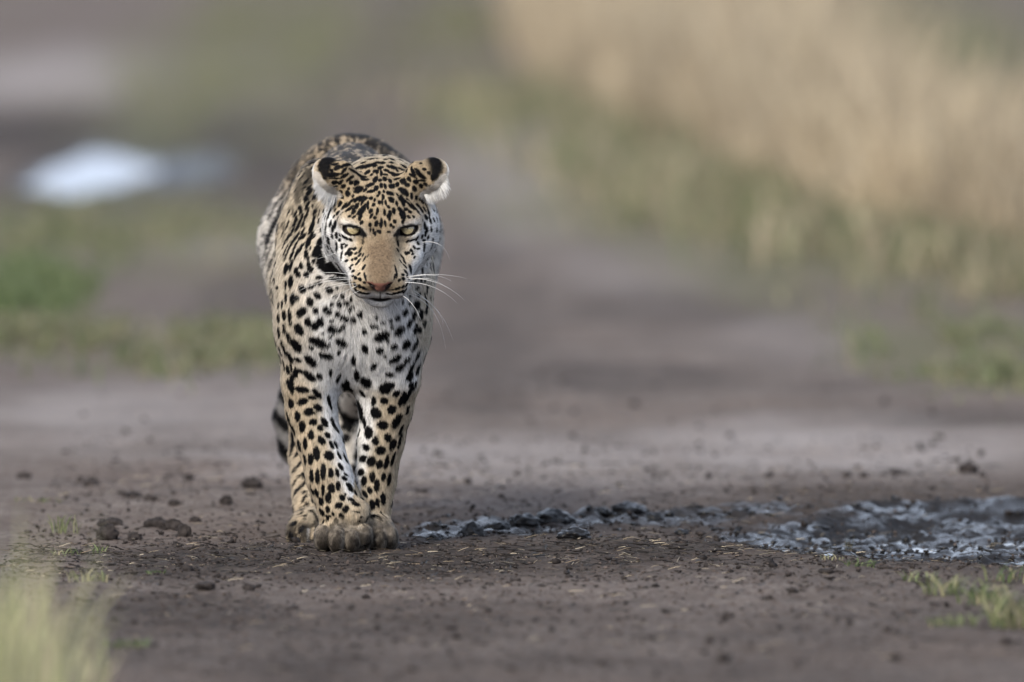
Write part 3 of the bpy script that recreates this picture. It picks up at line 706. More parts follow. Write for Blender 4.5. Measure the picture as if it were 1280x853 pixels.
# the rest of the coat: rosettes on back and flanks, solid spots on legs and belly
kd = KDTree(n_manual)
for i, p in enumerate(Smp): kd.insert(Vector(p), i)
kd.balance()
order = np.random.default_rng(3).permutation(len(BV))
taken = {}
def near_taken(p, r):
    c = (p // .03).astype(int); k = int(r // .03) + 1
    for i in range(-k, k + 1):
        for j in range(-k, k + 1):
            for l in range(-k, k + 1):
                for q in taken.get((c[0] + i, c[1] + j, c[2] + l), ()):
                    if (q - p) @ (q - p) < r * r: return True
    return False
headV = to_head(BV)
r2 = np.random.default_rng(5)
for vi in order[:26000]:
    p, n_ = BV[vi], BN[vi]
    hd = headV[vi]
    on_head = hd[1] > -.12 and abs(hd[0]) < .12 and hd[2] > -.11 and p[1] < -.02
    if on_head and hd[1] > -.02: continue
    if p[1] < .02 and hd[1] < 0 and p[2] < .012: continue
    tail = p[1] > 1.03
    if tail: continue
    if not on_head and p[1] < .14 and n_[1] < -.12 and not (p[2] > .52 and n_[2] > .5): continue        # the front already has its own markings
    flank = p[2] > .34 and p[1] > .12
    r = .030 if flank else (.013 if on_head else (.0165 if p[1] < .12 and p[2] > .4 else .019))
    if kd.find(Vector(p))[2] < (.008 if not flank else .016) + (.006 if not on_head else .002): continue
    if p[1] > .6 and p[2] < .32 and kd.find(Vector(p))[2] < .03: continue
    if near_taken(p, r): continue
    taken.setdefault(tuple((p // .03).astype(int)), []).append(p)
    fl = np.array([0, .9, -.35]) if flank else np.array([0, .15, -1.0])
    if p[1] > .12 and p[2] > .56: fl = np.array([0, 1.0, 0])
    t1 = fl - n_ * (fl @ n_); t1 /= np.linalg.norm(t1) + 1e-9; t2 = np.cross(n_, t1)
    if flank:
        k = r2.integers(3, 6); rad = r2.uniform(.0085, .0115); a0 = r2.uniform(0, 6.28)
        for q in range(k):
            a_ = a0 + q * 2 * math.pi / k + r2.uniform(-.25, .25)
            rd = t1 * math.cos(a_) + t2 * math.sin(a_); tg = -t1 * math.sin(a_) + t2 * math.cos(a_)
            l_ = rad * 2 * math.pi / k * r2.uniform(.30, .46)
            Smp.append(p + rd * rad); SA.append(tg * l_); SB.append(rd * r2.uniform(.0035, .0052)); SN.append(n_)
    else:
        w = r2.uniform(.0042, .0072) * (.55 if on_head else 1)
        Smp.append(p); SA.append(t1 * w * r2.uniform(1, 1.7)); SB.append(t2 * w); SN.append(n_)
Smp, SA, SB, SN = map(np.array, (Smp, SA, SB, SN))

def black_mask(P):
    """how black the coat is at each point, 0..1"""
    out = np.zeros(len(P))
    CS = .02
    ky = np.floor((P[:, 1] + .5) / CS).astype(np.int64); kz = np.floor((P[:, 2] + .1) / CS).astype(np.int64)
    key = ky * 1000 + kz
    o_ = np.argsort(key, kind='stable'); key = key[o_]; Q = P[o_]
    wob = (noise(Q[:, 0] * 260, Q[:, 1] * 260, Q[:, 2] * 260) * .20 + np.random.default_rng(9).normal(0, .08, len(P)))
    res = np.zeros(len(P))
    for i in range(len(Smp)):
        la, lb = SA[i] @ SA[i], SB[i] @ SB[i]
        rm = 1.35 * math.sqrt(max(la, lb)); c = Smp[i]
        z0, z1 = int((c[2] - rm + .1) // CS), int((c[2] + rm + .1) // CS)
        for yy in range(int((c[1] - rm + .5) // CS), int((c[1] + rm + .5) // CS) + 1):
            i0, i1 = np.searchsorted(key, (yy * 1000 + z0, yy * 1000 + z1 + 1))
            if i1 <= i0: continue
            q = Q[i0:i1] - c
            u, v = q @ (SA[i] / la), q @ (SB[i] / lb)
            r_ = np.sqrt(u * u + v * v) + wob[i0:i1]
            r_ = np.where(np.abs(q @ SN[i]) > max(.012, .7 * rm), 9, r_)
            res[i0:i1] = np.maximum(res[i0:i1], 1 - sstep(.88, 1.10, r_))
    out[o_] = res
    return out

C_TAN, C_PALE, C_WHITE, C_BROWN = map(np.array, ((.32, .245, .165), (.43, .365, .275), (.74, .735, .73), (.118, .083, .052)))
C_BLACK = np.array((.0045, .0045, .0052))
def lerp(c, d, w): return c * (1 - w[:, None]) + np.asarray(d) * w[:, None]
def coat(P, Nn):
    """base colour of the coat at points P with surface normals Nn; also returns fur length"""
    h = to_head(P); ax = np.abs(h[:, 0])
    n3 = fbm(P[:, 0] * 30, P[:, 1] * 30, P[:, 2] * 30, 2)
    x, y, z = P.T
    c = np.tile(C_PALE, (len(P), 1))
    L = np.full(len(P), .0105)
    back = sstep(.44, .56, z + .03 * n3) * sstep(-.02, .20, y)
    c = lerp(c, C_TAN, .75 * back)
    # legs a little warmer on the outside, white inside
    legs = 1 - sstep(.26, .34, z)
    med = np.where(x < -.0, Nn[:, 0], -Nn[:, 0])
    c = lerp(c, C_TAN * 1.12, legs * .32 * sstep(.1, -.5, med))
    c = lerp(c, C_WHITE, legs * sstep(.15, .65, med + .1 * n3))
    L = L * (1 - legs) + .0075 * legs
    hw = sstep(-.135, -.10, h[:, 1]) * sstep(-.13, -.095, h[:, 2] - .25 * h[:, 1].clip(-.2, 0)) * (1 - sstep(-.04, .03, y)) * (1 - sstep(.086, .102, ax + .008 * n3))
    # chest, throat and belly
    chest = (1 - sstep(-.02, .05, y)) * sstep(.24, .28, z) * (1 - sstep(.40, .47, z)) * (1 - sstep(.055, .095, np.abs(x - .020) + .015 * n3)) * (1 - hw)
    c = lerp(c, C_WHITE, chest * .95)
    sides = (1 - sstep(-.02, .06, y)) * sstep(.24, .30, z) * (1 - sstep(.44, .50, z)) * (1 - hw)
    c = lerp(c, C_WHITE * .92, .45 * sides * (1 - .7 * sstep(.06, .10, np.abs(x))))
    belly = sstep(.2, .7, -Nn[:, 2]) * sstep(.28, .33, z) * (1 - hw)
    c = lerp(c, C_WHITE, belly)
    rump_side = sstep(.6, .75, y) * (1 - sstep(.50, .56, z))
    c = lerp(c, C_WHITE * .88, .55 * rump_side)
    L = L + .006 * chest + .002 * sides
    # face
    f, u = h[:, 1], h[:, 2]
    c = lerp(c, (.315, .250, .170), hw)
    cheek = hw * sstep(.030, .055, ax + .008 * n3) * (1 - sstep(-.004, .012, u))
    c = lerp(c, C_WHITE * .93, cheek * .85)
    bridge = hw * (1 - sstep(.013, .029, ax + .005 * n3)) * sstep(-.012, .048, f + .012 * n3) * sstep(-.046, -.034, u + f * .06)
    c = lerp(c, C_BROWN, bridge); fine = noise(x * 420, y * 420, z * 420); c = c * (1 + (.55 * bridge * fine)[:, None])
    pads = hw * sstep(.018, .045, f) * (1 - sstep(-.050, -.040, u)) * sstep(-.078, -.066, u)
    c = lerp(c, C_WHITE * .95, pads * .75)
    und = hw * np.exp(-(((ax - .036) / .016) ** 2 + ((u + .021) / .008) ** 2)) * sstep(-.02, 0, f)
    c = lerp(c, (.42, .35, .26), und)
    abv = hw * np.exp(-(((ax - .043) / .017) ** 2 + ((u - .0125) / .0065) ** 2)) * sstep(-.05, -.03, f)
    c = lerp(c, C_WHITE, abv)
    chin = hw * (1 - sstep(-.074, -.066, u)) * sstep(-.03, .02, f)
    c = lerp(c, C_WHITE, chin)
    upl = hw * sstep(.070, .080, f) * (1 - sstep(-.052, -.046, u)) * (1 - sstep(.016, .024, ax))
    c = lerp(c, C_WHITE, upl)
    Lh = .0055 + .004 * sstep(.04, .075, ax) * (1 - sstep(-.02, .0, u)) * (1 - sstep(-.01, .02, f))
    Lh = Lh * (1 - .35 * bridge) + .005 * chin * (1 - sstep(.055, .072, f)) - .002 * sstep(.02, .05, f)
    L = L * (1 - hw) + Lh * hw
    # the markings enter later as max(spots * g, m)
    m = .55 * bridge * sstep(.25, .6, noise(x * 520, y * 520, z * 520)); g = 1 - sstep(.3, .8, bridge) * sstep(.026, .040, f) * (1 - sstep(.012, .022, ax))
    # the grizzled dark mantle along nape and spine
    mantle = sstep(.515, .570, z + .012 * n3) * sstep(-.07, -.01, y) * (1 - .35 * sstep(.05, .09, np.abs(x))) * (1 - hw)
    st = noise(x * 120, y * 14, z * 60) + .5 * noise(x * 300, y * 30, z * 200)
    m = np.maximum(m, .93 * mantle * sstep(-.45, .05, st))
    griz = sstep(.455, .52, z + .015 * n3) * sstep(-.07, .02, y) * (1 - hw) * sstep(.02, .30, st)
    m = np.maximum(m, .80 * griz)
    # tail: dark rings above, pale below
    tl = sstep(1.03, 1.08, y)
    ring = sstep(-.15, .25, np.sin(z * 150 + 4 * x * 40) + .5 * n3)
    c = lerp(c, (.15, .145, .145), tl)
    m = np.where(tl > .5, ring * sstep(-.85, -.15, -Nn[:, 0] * .9 - Nn[:, 1] * .5), m); g = g * (tl <= .5)
    # dusty paws, plus shade painted between the front two
    paw = (1 - sstep(.038, .060, z + .012 * n3 + .25 * np.maximum(0, y)))
    L = L - .0030 * paw
    m = m * (1 - .65 * paw); g = g * (1 - .65 * paw)
    c = lerp(c, (.145, .126, .106), .92 * paw); c = c * (1 + (.5 * paw * noise(x * 160, y * 160, z * 160))[:, None])
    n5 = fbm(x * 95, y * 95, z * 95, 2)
    grime_shade = (1 - sstep(.022, .056, z + .012 * n3)) * sstep(-.55, .40, .6 * n3 + .8 * n5 - .55 * np.abs(Nn[:, 0]) - .45 * Nn[:, 1] + .12)
    cen_ = (.75 * np.exp(-((x + .006) / .019) ** 2) + .85 * np.exp(-((x - .022) / .012) ** 2)) * (y < .1) + .6 * (y > .1)  # dirt on the toes; also paints shade into the gap between the paws
    grime_shade = np.maximum(grime_shade, cen_ * (1 - sstep(.030, .050, z + .01 * n3)) * (.75 + .6 * n5).clip(0, 1))
    c = lerp(c, (.026, .022, .019), .95 * np.maximum(grime_shade, .35 * (1 - sstep(.02, .045, z))))
    # ears
    inner = np.zeros(len(P)); rimw = np.zeros(len(P))
    for s in (-1, 1):
        ce, o, e1, e2 = EARS[s]
        q = P - ce; a_ = q @ o; rr = np.hypot(q @ e1, q @ e2)
        on = (np.abs(a_) < .04) & (rr < .042) & (s * h[:, 0] > .050)
        inn = on & (((q - o * a_[:, None]) * Nn).sum(1) * .8 - (Nn @ o) < 0) & (a_ < .0062) & (rr < .0325)
        out_ = s * (h[:, 0]) - .080
        bk = on & ~inn
        band = bk * sstep(-.008, .002, out_ + .008 * n3 + .30 * (q[:, 2])) * (1 - sstep(-.010, -.005, a_))
        c = lerp(c, (.30, .235, .155), bk * 1.0)
        m = np.maximum(m, .995 * band)
        rim = bk * sstep(-.010, -.005, a_)
        m = m * (1 - rim); g = g * (1 - rim); c = lerp(c, (.42, .35, .26), rim * 1.0)
        c = lerp(c, C_WHITE * .62, inn * 1.0); m = m * (1 - inn); g = g * (1 - inn)
        L = np.where(bk, .005, L); L = np.where(inn, .004 + .013 * sstep(.002, -.016, q[:, 2]) * (.8 + .8 * n3.clip(-.5, .5)), L)
        rimw = np.maximum(rimw, rim * (s * q[:, 0] + -1.2 * q[:, 2] > .012)); inner = np.maximum(inner, inn)
    L = np.where(rimw > .5, .009, L); c = lerp(c, C_WHITE * .7, (rimw > .5) * 1.0 * .6)
    # eye rims, tear lines, lips and nose leather
    bare = np.zeros(len(P))
    for s in (-1, 1):
        ec, gd = EYES[s]
        q = P - ec; qa = q @ gd
        r_ = np.sqrt(np.maximum((q ** 2).sum(1) - qa ** 2, 0))
        a = R(13); uu = (q[:, 0] * s * math.cos(a) + q[:, 2] * math.sin(a)); vv = (-q[:, 0] * s * math.sin(a) + q[:, 2] * math.cos(a))
        vv = vv + .0005
        e_ = np.sqrt((uu / .0185) ** 2 + (vv / np.where(vv > 0, .0084, .0122)) ** 2)
        lid = (1 - sstep(.92, 1.10, e_)) * (qa > -.012) * hw
        d1 = np.hypot(uu + .0190, (vv + .0045) * .9)
        lid = np.maximum(lid, (1 - sstep(.0035, .0055, d1)) * (qa > -.02))
        d2 = np.where((vv < -.004) & (vv > -.020), np.abs(uu + .0195 - .04 * (vv + .004)), 1)
        m = np.maximum(m, .8 * (1 - sstep(.0012, .0026, d2)) * hw * (qa > -.02))
        bare = np.maximum(bare, lid)
    lips = hw * np.exp(-((u + .0690 + .06 * (ax - .01) * (ax > .01)) / .0060) ** 2) * (ax < .031) * sstep(.035, .050, f)
    bare = np.maximum(bare, sstep(.25, .6, lips))
    phil = hw * (ax < .0013) * (u < -.040) * (u > -.066) * (f > .08)
    bare = np.maximum(bare, phil * 1.0)
    m = np.maximum(m, bare)
    nose = hw * (f > .078) * (1 - sstep(.0, .0016, ax - (.0175 + (u + .030) * .85))) * sstep(-.0445, -.0425, u) * (1 - sstep(-.0265, -.0245, u - (f - .09) * .5))
    m = m * (1 - .9 * (nose > .5)); g = g * (nose <= .5)
    c = np.where((nose > .5)[:, None], np.array((.135, .062, .048)), c)
    rimn = (nose > .5) & (ax > .0095 + (u + .030) * .5) & (u < -.0275)
    m = np.where(rimn, .95, m)
    bare = np.maximum(bare, nose)
    return c, L, bare, m, g, hw, inner

leo = bpy.data.objects.new("leopard", None); COL.objects.link(leo); leo.location = LEO + np.array([0, 0, -.004])
leo.empty_display_size = .3
tag(leo, "spotted leopard walking towards the viewer with lowered head", "leopard")
bc, bL, bb, bm_, bg_, bh, bi_ = coat(BV, BN)
bc = lerp(bc, C_BLACK, np.maximum(bm_, bg_ * black_mask(BV)))
m_skin, t_, b_ = mat_new("coat_skin")
a = t_.nodes.new("ShaderNodeAttribute"); a.attribute_name = "col"
t_.links.new(a.outputs["Color"], b_.inputs["Base Color"])
b_.inputs["Specular IOR Level"].default_value = .2
a2 = t_.nodes.new("ShaderNodeAttribute"); a2.attribute_name = "bare"
mr = t_.nodes.new("ShaderNodeMapRange"); mr.inputs[3].default_value = .8; mr.inputs[4].default_value = .38
t_.links.new(a2.outputs["Fac"], mr.inputs[0]); t_.links.new(mr.outputs[0], b_.inputs["Roughness"])
nz = t_.nodes.new("ShaderNodeTexNoise"); nz.inputs["Scale"].default_value = 900
tcx = t_.nodes.new("ShaderNodeTexCoord"); t_.links.new(tcx.outputs["Object"], nz.inputs["Vector"])
bmp = t_.nodes.new("ShaderNodeBump"); bmp.inputs["Strength"].default_value = .35; bmp.inputs["Distance"].default_value = .001
t_.links.new(nz.outputs["Fac"], bmp.inputs["Height"]); t_.links.new(bmp.outputs[0], b_.inputs["Normal"])
body = mesh_obj("body", BV, BF, m_skin, leo, col=bc)
at_ = body.data.attributes.new("bare", 'FLOAT', 'POINT'); at_.data.foreach_set("value", bb.astype(np.float32))

# ---------------------------------------------------------------- fur
tri = np.concatenate([BF[:, [0, 1, 2]], BF[:, [0, 2, 3]]])
area = np.linalg.norm(np.cross(BV[tri[:, 1]] - BV[tri[:, 0]], BV[tri[:, 2]] - BV[tri[:, 0]]), axis=1) / 2
cen = BV[tri].mean(1); hc = to_head(cen)
w = np.full(len(tri), .30)
w[(cen[:, 1] < .14)] = .80
w[(hc[:, 1] > -.12) & (np.abs(hc[:, 0]) < .13) & (cen[:, 1] < 0.02) & (hc[:, 2] > -.11)] = 2.0
w[cen[:, 1] > 1.03] = .5
pr = area * w; NH = int(pr.sum() * 1e6); pr = pr / pr.sum()
ti = rng.choice(len(tri), NH, p=pr)
r1, r2_ = np.sqrt(rng.uniform(0, 1, NH)), rng.uniform(0, 1, NH)
bw = np.stack([1 - r1, r1 * (1 - r2_), r1 * r2_], 1)
RP = (BV[tri[ti]] * bw[:, :, None]).sum(1); RN = (BN[tri[ti]] * bw[:, :, None]).sum(1)
RN /= np.linalg.norm(RN, axis=1)[:, None]
rc, rL, rb_, rm_, rg_, rh, ri = coat(RP, RN)
keep = rb_ < .45
RP, RN, rc, rL, rm_, rg_, rh, ri = RP[keep], RN[keep], rc[keep], rL[keep], rm_[keep], rg_[keep], rh[keep], ri[keep]
NH = len(RP)
hp = to_head(RP)
fh = RP - H(0, .100, -.028); fh[:, 2] -= .25 * np.linalg.norm(fh, axis=1) * sstep(.045, .07, np.abs(hp[:, 0])); fh /= np.linalg.norm(fh, axis=1)[:, None]
x, y, z = RP.T
fb = np.stack([.25 * np.sign(x) * (z > .3), .9 * sstep(-.04, .15, y), -.35 - 1.3 * (1 - sstep(.26, .36, z)) - .75 * (1 - sstep(-.03, .10, y))], 1)
fb[:, 1] -= .35 * (1 - sstep(.03, .06, z)) + .10 * (1 - sstep(-.02, .05, y)) * (z < .3)
fb[y > 1.03] = (-.1, .1, -1.0)
fl = fh * rh[:, None] + fb / np.linalg.norm(fb, axis=1)[:, None] * (1 - rh)[:, None]
eo = np.where((hp[:, 0] < 0)[:, None], EARS[-1][1], EARS[1][1]) + np.array([0, -.75, -.75])
fl = fl * (1 - ri)[:, None] + eo * ri[:, None]
# clumping: neighbouring hairs lean together
cl = np.stack([noise(x * 110, y * 110, z * 110 + 9 * i) for i in range(3)], 1)
fl = fl + .42 * cl + rng.normal(0, .16, (NH, 3))
tg = fl - RN * (fl * RN).sum(1)[:, None] * (1 - .8 * ri)[:, None]
tg /= np.linalg.norm(tg, axis=1)[:, None] + 1e-9
lift = np.clip(.34 + .10 * rng.normal(size=NH) + .12 * cl[:, 0] + .1 * (1 - rh), .08, .9) + .5 * ri
LL = rL * rng.uniform(.65, 1.15, NH)
K = 5
PT = np.zeros((NH, K, 3), np.float32)
cur = RP - RN * .0003
PT[:, 0] = cur
for k in range(1, K):
    lf = lift * (1.45 - .30 * k)
    dr = tg * np.cos(lf)[:, None] + RN * np.sin(lf)[:, None]
    dr[:, 2] -= .05 * k
    cur = cur + dr * (LL / (K - 1))[:, None]
    PT[:, k] = cur
cv = bpy.data.hair_curves.new("fur")
cv.add_curves([K] * NH)
cv.points.foreach_set("position", PT.ravel())
rad0 = np.where(rh > .5, .00021, .00034) * rng.uniform(.7, 1.3, NH)
tap = np.array([1, .95, .8, .55, .12])
ra = cv.attributes.get("radius") or cv.attributes.new("radius", 'FLOAT', 'POINT')
ra.data.foreach_set("value", (rad0[:, None] * tap[None]).astype(np.float32).ravel())
jit = np.clip(1 + .26 * rng.normal(size=(NH, 1)) + .34 * noise(x * 150, y * 150, z * 110)[:, None], .35, 1.7)
MK = np.zeros((NH, K))
hd = rh > .4
e3 = black_mask(PT[:, 3].astype(float)); MK[:] = e3[:, None]
hidx = np.nonzero(hd | ((y < .14) & (z > .06)))[0]
for k in (0, 2): MK[hidx, k] = black_mask(PT[hidx, k].astype(float))
MK[hidx, 1] = (MK[hidx, 0] + MK[hidx, 2]) / 2; MK[hidx, 4] = MK[hidx, 3]
MK = np.maximum(MK * rg_[:, None], rm_[:, None])[:, :, None]
hc4 = np.ones((NH, K, 4), np.float32)
hc4[:, :, :3] = np.clip(((rc * jit)[:, None] * (1 - MK) + C_BLACK * MK), .002, .88)
ca = cv.attributes.new("col", 'FLOAT_COLOR', 'POINT'); ca.data.foreach_set("color", hc4.ravel())
RS = RN * (1 - ri)[:, None] + np.array([0, -.75, .66]) * ri[:, None]
na = cv.attributes.new("skin_normal", 'FLOAT_VECTOR', 'CURVE'); na.data.foreach_set("vector", RS.astype(np.float32).ravel())
m_fur, t_, b_ = mat_new("fur_hair")
a = t_.nodes.new("ShaderNodeAttribute"); a.attribute_name = "col"
t_.links.new(a.outputs["Color"], b_.inputs["Base Color"])
b_.inputs["Roughness"].default_value = .55
b_.inputs["Specular IOR Level"].default_value = .03
a2 = t_.nodes.new("ShaderNodeAttribute"); a2.attribute_name = "skin_normal"
ge = t_.nodes.new("ShaderNodeNewGeometry")
vm = t_.nodes.new("ShaderNodeMix"); vm.data_type = 'VECTOR'
vs = [q for q in vm.inputs if q.type == 'VECTOR']; vm.inputs[0].default_value = .72
t_.links.new(ge.outputs["Normal"], vs[0]); t_.links.new(a2.outputs["Vector"], vs[1])
vn = t_.nodes.new("ShaderNodeVectorMath"); vn.operation = 'NORMALIZE'
t_.links.new([q for q in vm.outputs if q.type == 'VECTOR'][0], vn.inputs[0])
t_.links.new(vn.outputs[0], b_.inputs["Normal"])
cv.materials.append(m_fur)
fur = bpy.data.objects.new("fur", cv); COL.objects.link(fur); fur.parent = leo; fur["kind"] = "stuff"

# ---------------------------------------------------------------- eyes
def cap(name, c, g, r, ang, mat, parent, n=32, m=10, bulge=0.0):
    z_ = np.asarray(g, float); x_ = np.cross(z_, [0, 0, 1.0]); x_ /= np.linalg.norm(x_); y_ = np.cross(z_, x_)
    V, F = [c + z_ * (r + bulge)], []
    for i in range(1, m + 1):
        ph = ang * i / m
        for j in range(n):
            th = 2 * math.pi * j / n
            V.append(c + (r + bulge * (1 - i / m)) * (z_ * math.cos(ph) + math.sin(ph) * (x_ * math.cos(th) + y_ * math.sin(th))))
    F3 = [(0, 1 + j, 1 + (j + 1) % n, 1 + (j + 1) % n) for j in range(n)]
    F4 = [(1 + i * n + j, 1 + (i + 1) * n + j, 1 + (i + 1) * n + (j + 1) % n, 1 + i * n + (j + 1) % n) for i in range(m - 1) for j in range(n)]
    me = bpy.data.meshes.new(name); me.from_pydata([tuple(v) for v in V], [], [f[:3] for f in F3] + F4); me.update()
    me.polygons.foreach_set("use_smooth", np.ones(len(me.polygons), bool)); me.materials.append(mat)
    o = bpy.data.objects.new(name, me); COL.objects.link(o); o.parent = parent
    return o
m_sclera = simple_mat("eye_dark", (.020, .015, .012), .12, .5)
m_iris, t_, b_ = mat_new("iris_amber")
nz = t_.nodes.new("ShaderNodeTexNoise"); nz.inputs["Scale"].default_value = 420; nz.inputs["Detail"].default_value = 3
tcx = t_.nodes.new("ShaderNodeTexCoord"); t_.links.new(tcx.outputs["Object"], nz.inputs["Vector"])
rp = t_.nodes.new("ShaderNodeValToRGB")
rp.color_ramp.elements[0].position = .3; rp.color_ramp.elements[1].position = .72
rp.color_ramp.elements[0].color = (.25, .20, .105, 1); rp.color_ramp.elements[1].color = (.47, .40, .245, 1)
t_.links.new(nz.outputs["Fac"], rp.inputs[0]); t_.links.new(rp.outputs[0], b_.inputs["Base Color"])
b_.inputs["Roughness"].default_value = .12; b_.inputs["Coat Weight"].default_value = .8; b_.inputs["Coat Roughness"].default_value = .03
m_pupil = simple_mat("pupil_black", (.004, .004, .005), .06, .6)
for s in (-1, 1):
    ec, g = EYES[s]
    gz = np.array([s * .03, -1.0, .17]); gz /= np.linalg.norm(gz)
    e = cap("eye", ec, gz, .0150, math.pi * .55, m_sclera, leo, 40, 16)
    cap("iris", ec, gz, .01515, .68, m_iris, e, 40, 10, .0006)
    cap("pupil", ec, gz, .01530, .25, m_pupil, e, 24, 4, .0006)

# ---------------------------------------------------------------- whiskers and brow hairs, each its own strand
m_wh = simple_mat("whisker_white", (.68, .67, .65), .35, .5)
WH = [[(470+38/1, 343), (545, 340), (583, 345)], [(509, 345), (548, 351), (580, 372)], [(510, 344), (540, 341), (564, 348)], [(506, 350), (542, 356), (571, 376)],
      [(512, 362), (545, 383), (566, 422)], [(508, 364), (541, 386), (557, 433)], [(514, 358), (547, 386), (553, 410)], [(527, 300), (550, 303), (562, 322)],
      [(512, 347), (538, 346), (558, 357)], [(503, 366), (524, 392), (530, 432)],
      [(441, 341), (405, 338), (374, 346)], [(440, 345), (400, 347), (364, 362)], [(441, 347), (395, 352), (352, 374)], [(446, 354), (408, 374), (377, 394)],
      [(450, 360), (420, 377), (391, 401)], [(439, 349), (402, 357), (366, 372)], [(446, 352), (420, 355), (394, 366)], [(421, 300), (402, 290), (390, 294)], [(424, 312), (405, 318), (396, 321)]]
for pts in WH:
    d = ray(*pts[0]); hit, nrm, _, dist = bvh.ray_cast(Vector(CAMP - LEO), Vector(d / np.linalg.norm(d)))
    if hit is None:
        hit, nrm, _, dist = bvh.find_nearest(Vector(at_depth(*pts[0], LY - .2) - LEO))
    p0 = np.array(hit); Y0 = p0[1] + LY
    L_ = (pts[2][0] - pts[0][0])
    P1 = at_depth(*pts[1], Y0 - .012) - LEO; P2 = at_depth(*pts[2], Y0 + .012) - LEO
    N_, V, F = 14, [], []
    ctrl = 2 * P1 - .5 * (p0 + P2)
    for i in range(N_ + 1):
        tt = i / N_
        c_ = (1 - tt) ** 2 * p0 + 2 * tt * (1 - tt) * ctrl + tt * tt * P2
        r_ = .00036 * (1 - .85 * tt)
        for j in range(5):
            an = 2 * math.pi * j / 5
            V.append(c_ + r_ * np.array([.35 * math.cos(an), math.sin(an), math.cos(an)]))
    for i in range(N_):
        for j in range(5): F.append((i * 5 + j, i * 5 + (j + 1) % 5, (i + 1) * 5 + (j + 1) % 5, (i + 1) * 5 + j))
    mesh_obj("whisker", V, F, m_wh, leo)

# ------------------------------------------------------------------ clods of dried mud lying on the track
m_clod = simple_mat("clod_mud", (.028, .024, .023), .8, .05, .6, 70)
m_clod_wet = simple_mat("clod_wet", (.010, .010, .011), .30, .18, .5, 60)
ico = bmesh.new(); bmesh.ops.create_icosphere(ico, subdivisions=4, radius=1)
IV = np.array([v.co[:] for v in ico.verts]); IF = np.array([[v.index for v in f.verts] for f in ico.faces]); ico.free()
def clod(px, py, w, h, label, wet=False, seed=0):
    g0 = on_ground(px, py + h * .3)
    g0 = on_ground(px, py + h * .3, float(ground_h(g0[0], g0[1])))
    m = g0[1] / FPX
    d = np.array([w / 2 * m, w / 2 * m * random.uniform(.8, 1.2), h * .62 * m])
    n_ = .34 * noise(IV[:, 0] * 1.3 + seed * 7, IV[:, 1] * 1.3, IV[:, 2] * 1.3) + .22 * noise(IV[:, 0] * 3 + seed, IV[:, 1] * 3, IV[:, 2] * 3 + seed) \
        + .12 * np.abs(noise(IV[:, 0] * 6.5, IV[:, 1] * 6.5 + seed, IV[:, 2] * 6.5)) + .05 * noise(IV[:, 0] * 14, IV[:, 1] * 14, IV[:, 2] * 14 + seed)
    V = IV * (1 + n_)[:, None] * d
    z = float(ground_h(g0[0], g0[1])) + d[2] * .38
    o = mesh_obj("mud_clod", V, IF, m_clod_wet if wet else m_clod, None, (g0[0], g0[1], z))
    o.rotation_euler[2] = random.uniform(-.5, .5)
    tag(o, label, "mud clod", "loose mud clods on the track")
    return o
CL = [
 (134, 667, 27, 22, "knobbly dark mud clod in front of a flat one, left edge of the clod cluster"),
 (138, 655, 30, 12, "flat dark mud clod just behind the knobbly clod left of the leopard"),
 (194, 654, 27, 15, "smooth rounded dark clod in the middle of the cluster left of the leopard"),
 (170, 670, 16, 10, "small low clod in front between the knobbly and the rounded clod"),
 (216, 658, 24, 14, "wide dark clod right of the rounded clod, left of the leopard"),
 (230, 666, 18, 20, "upright pointed clod at the right end of the cluster left of the leopard"),
 (245, 650, 14, 7, "tiny flat clod right behind the pointed clod"),
 (315, 604, 24, 17, "single blocky reddish brown clod between leopard and clod cluster, farther back"),
 (283, 621, 15, 12, "small square clod in front of the single blocky clod"),
 (236, 596, 11, 11, "small upright clod standing farthest back left of the blocky clod"),
 (115, 605, 20, 10, "blurred flat clod behind the cluster, above the knobbly clod"),
 (167, 616, 22, 9, "blurred wide low clod midway behind the cluster"),
 (187, 623, 16, 9, "blurred small clod right of the wide low clod behind the cluster"),
 (218, 627, 14, 9, "small dark clod behind the wide clod and the pointed clod"),
 (30, 595, 17, 8, "faint blurred clod farthest left near the picture edge"),
 (311, 737, 15, 10, "small lone clod on the soil in front of the leopard, left"),
 (257, 738, 26, 9, "low crumbled clod left of the lone clod in front"),
 (1210, 590, 24, 14, "dark blurred clod behind the muddy rut at far right"),
 (1120, 589, 19, 8, "low blurred clod left of the dark clod behind the rut"),
 (1080, 597, 11, 7, "tiny blurred clod, leftmost of three behind the rut"),
 (910, 769, 15, 7, "small dark clod alone on the bare foreground soil, right of centre"),
 (590, 664, 27, 21, "wet dark clod nearest the leopard's paws in the churned mud", True),
 (622, 660, 34, 14, "low wet clod right of the clod nearest the paws", True),
 (655, 653, 38, 20, "broad wet mud clod at the back of the churned strip", True),
 (692, 648, 44, 18, "largest wet mud clod, domed, in the middle of the churned strip", True),
 (717, 668, 38, 15, "wet mud clod in front of the largest domed clod", True),
 (752, 645, 24, 11, "rounded wet clod right of the largest domed clod", True),
 (787, 637, 46, 19, "long wet mud clod at the right end of the churned strip", True),
 (818, 648, 26, 12, "small wet clod in front of the long clod at the strip's end", True),
 (852, 667, 16, 8, "small wet clod between churned strip and muddy rut", True),
 (545, 672, 22, 10, "flat wet clod pressed into the mud just right of the paws", True),
]
for i, c in enumerate(CL): clod(*c[:5], wet=len(c) > 5, seed=i + 1)

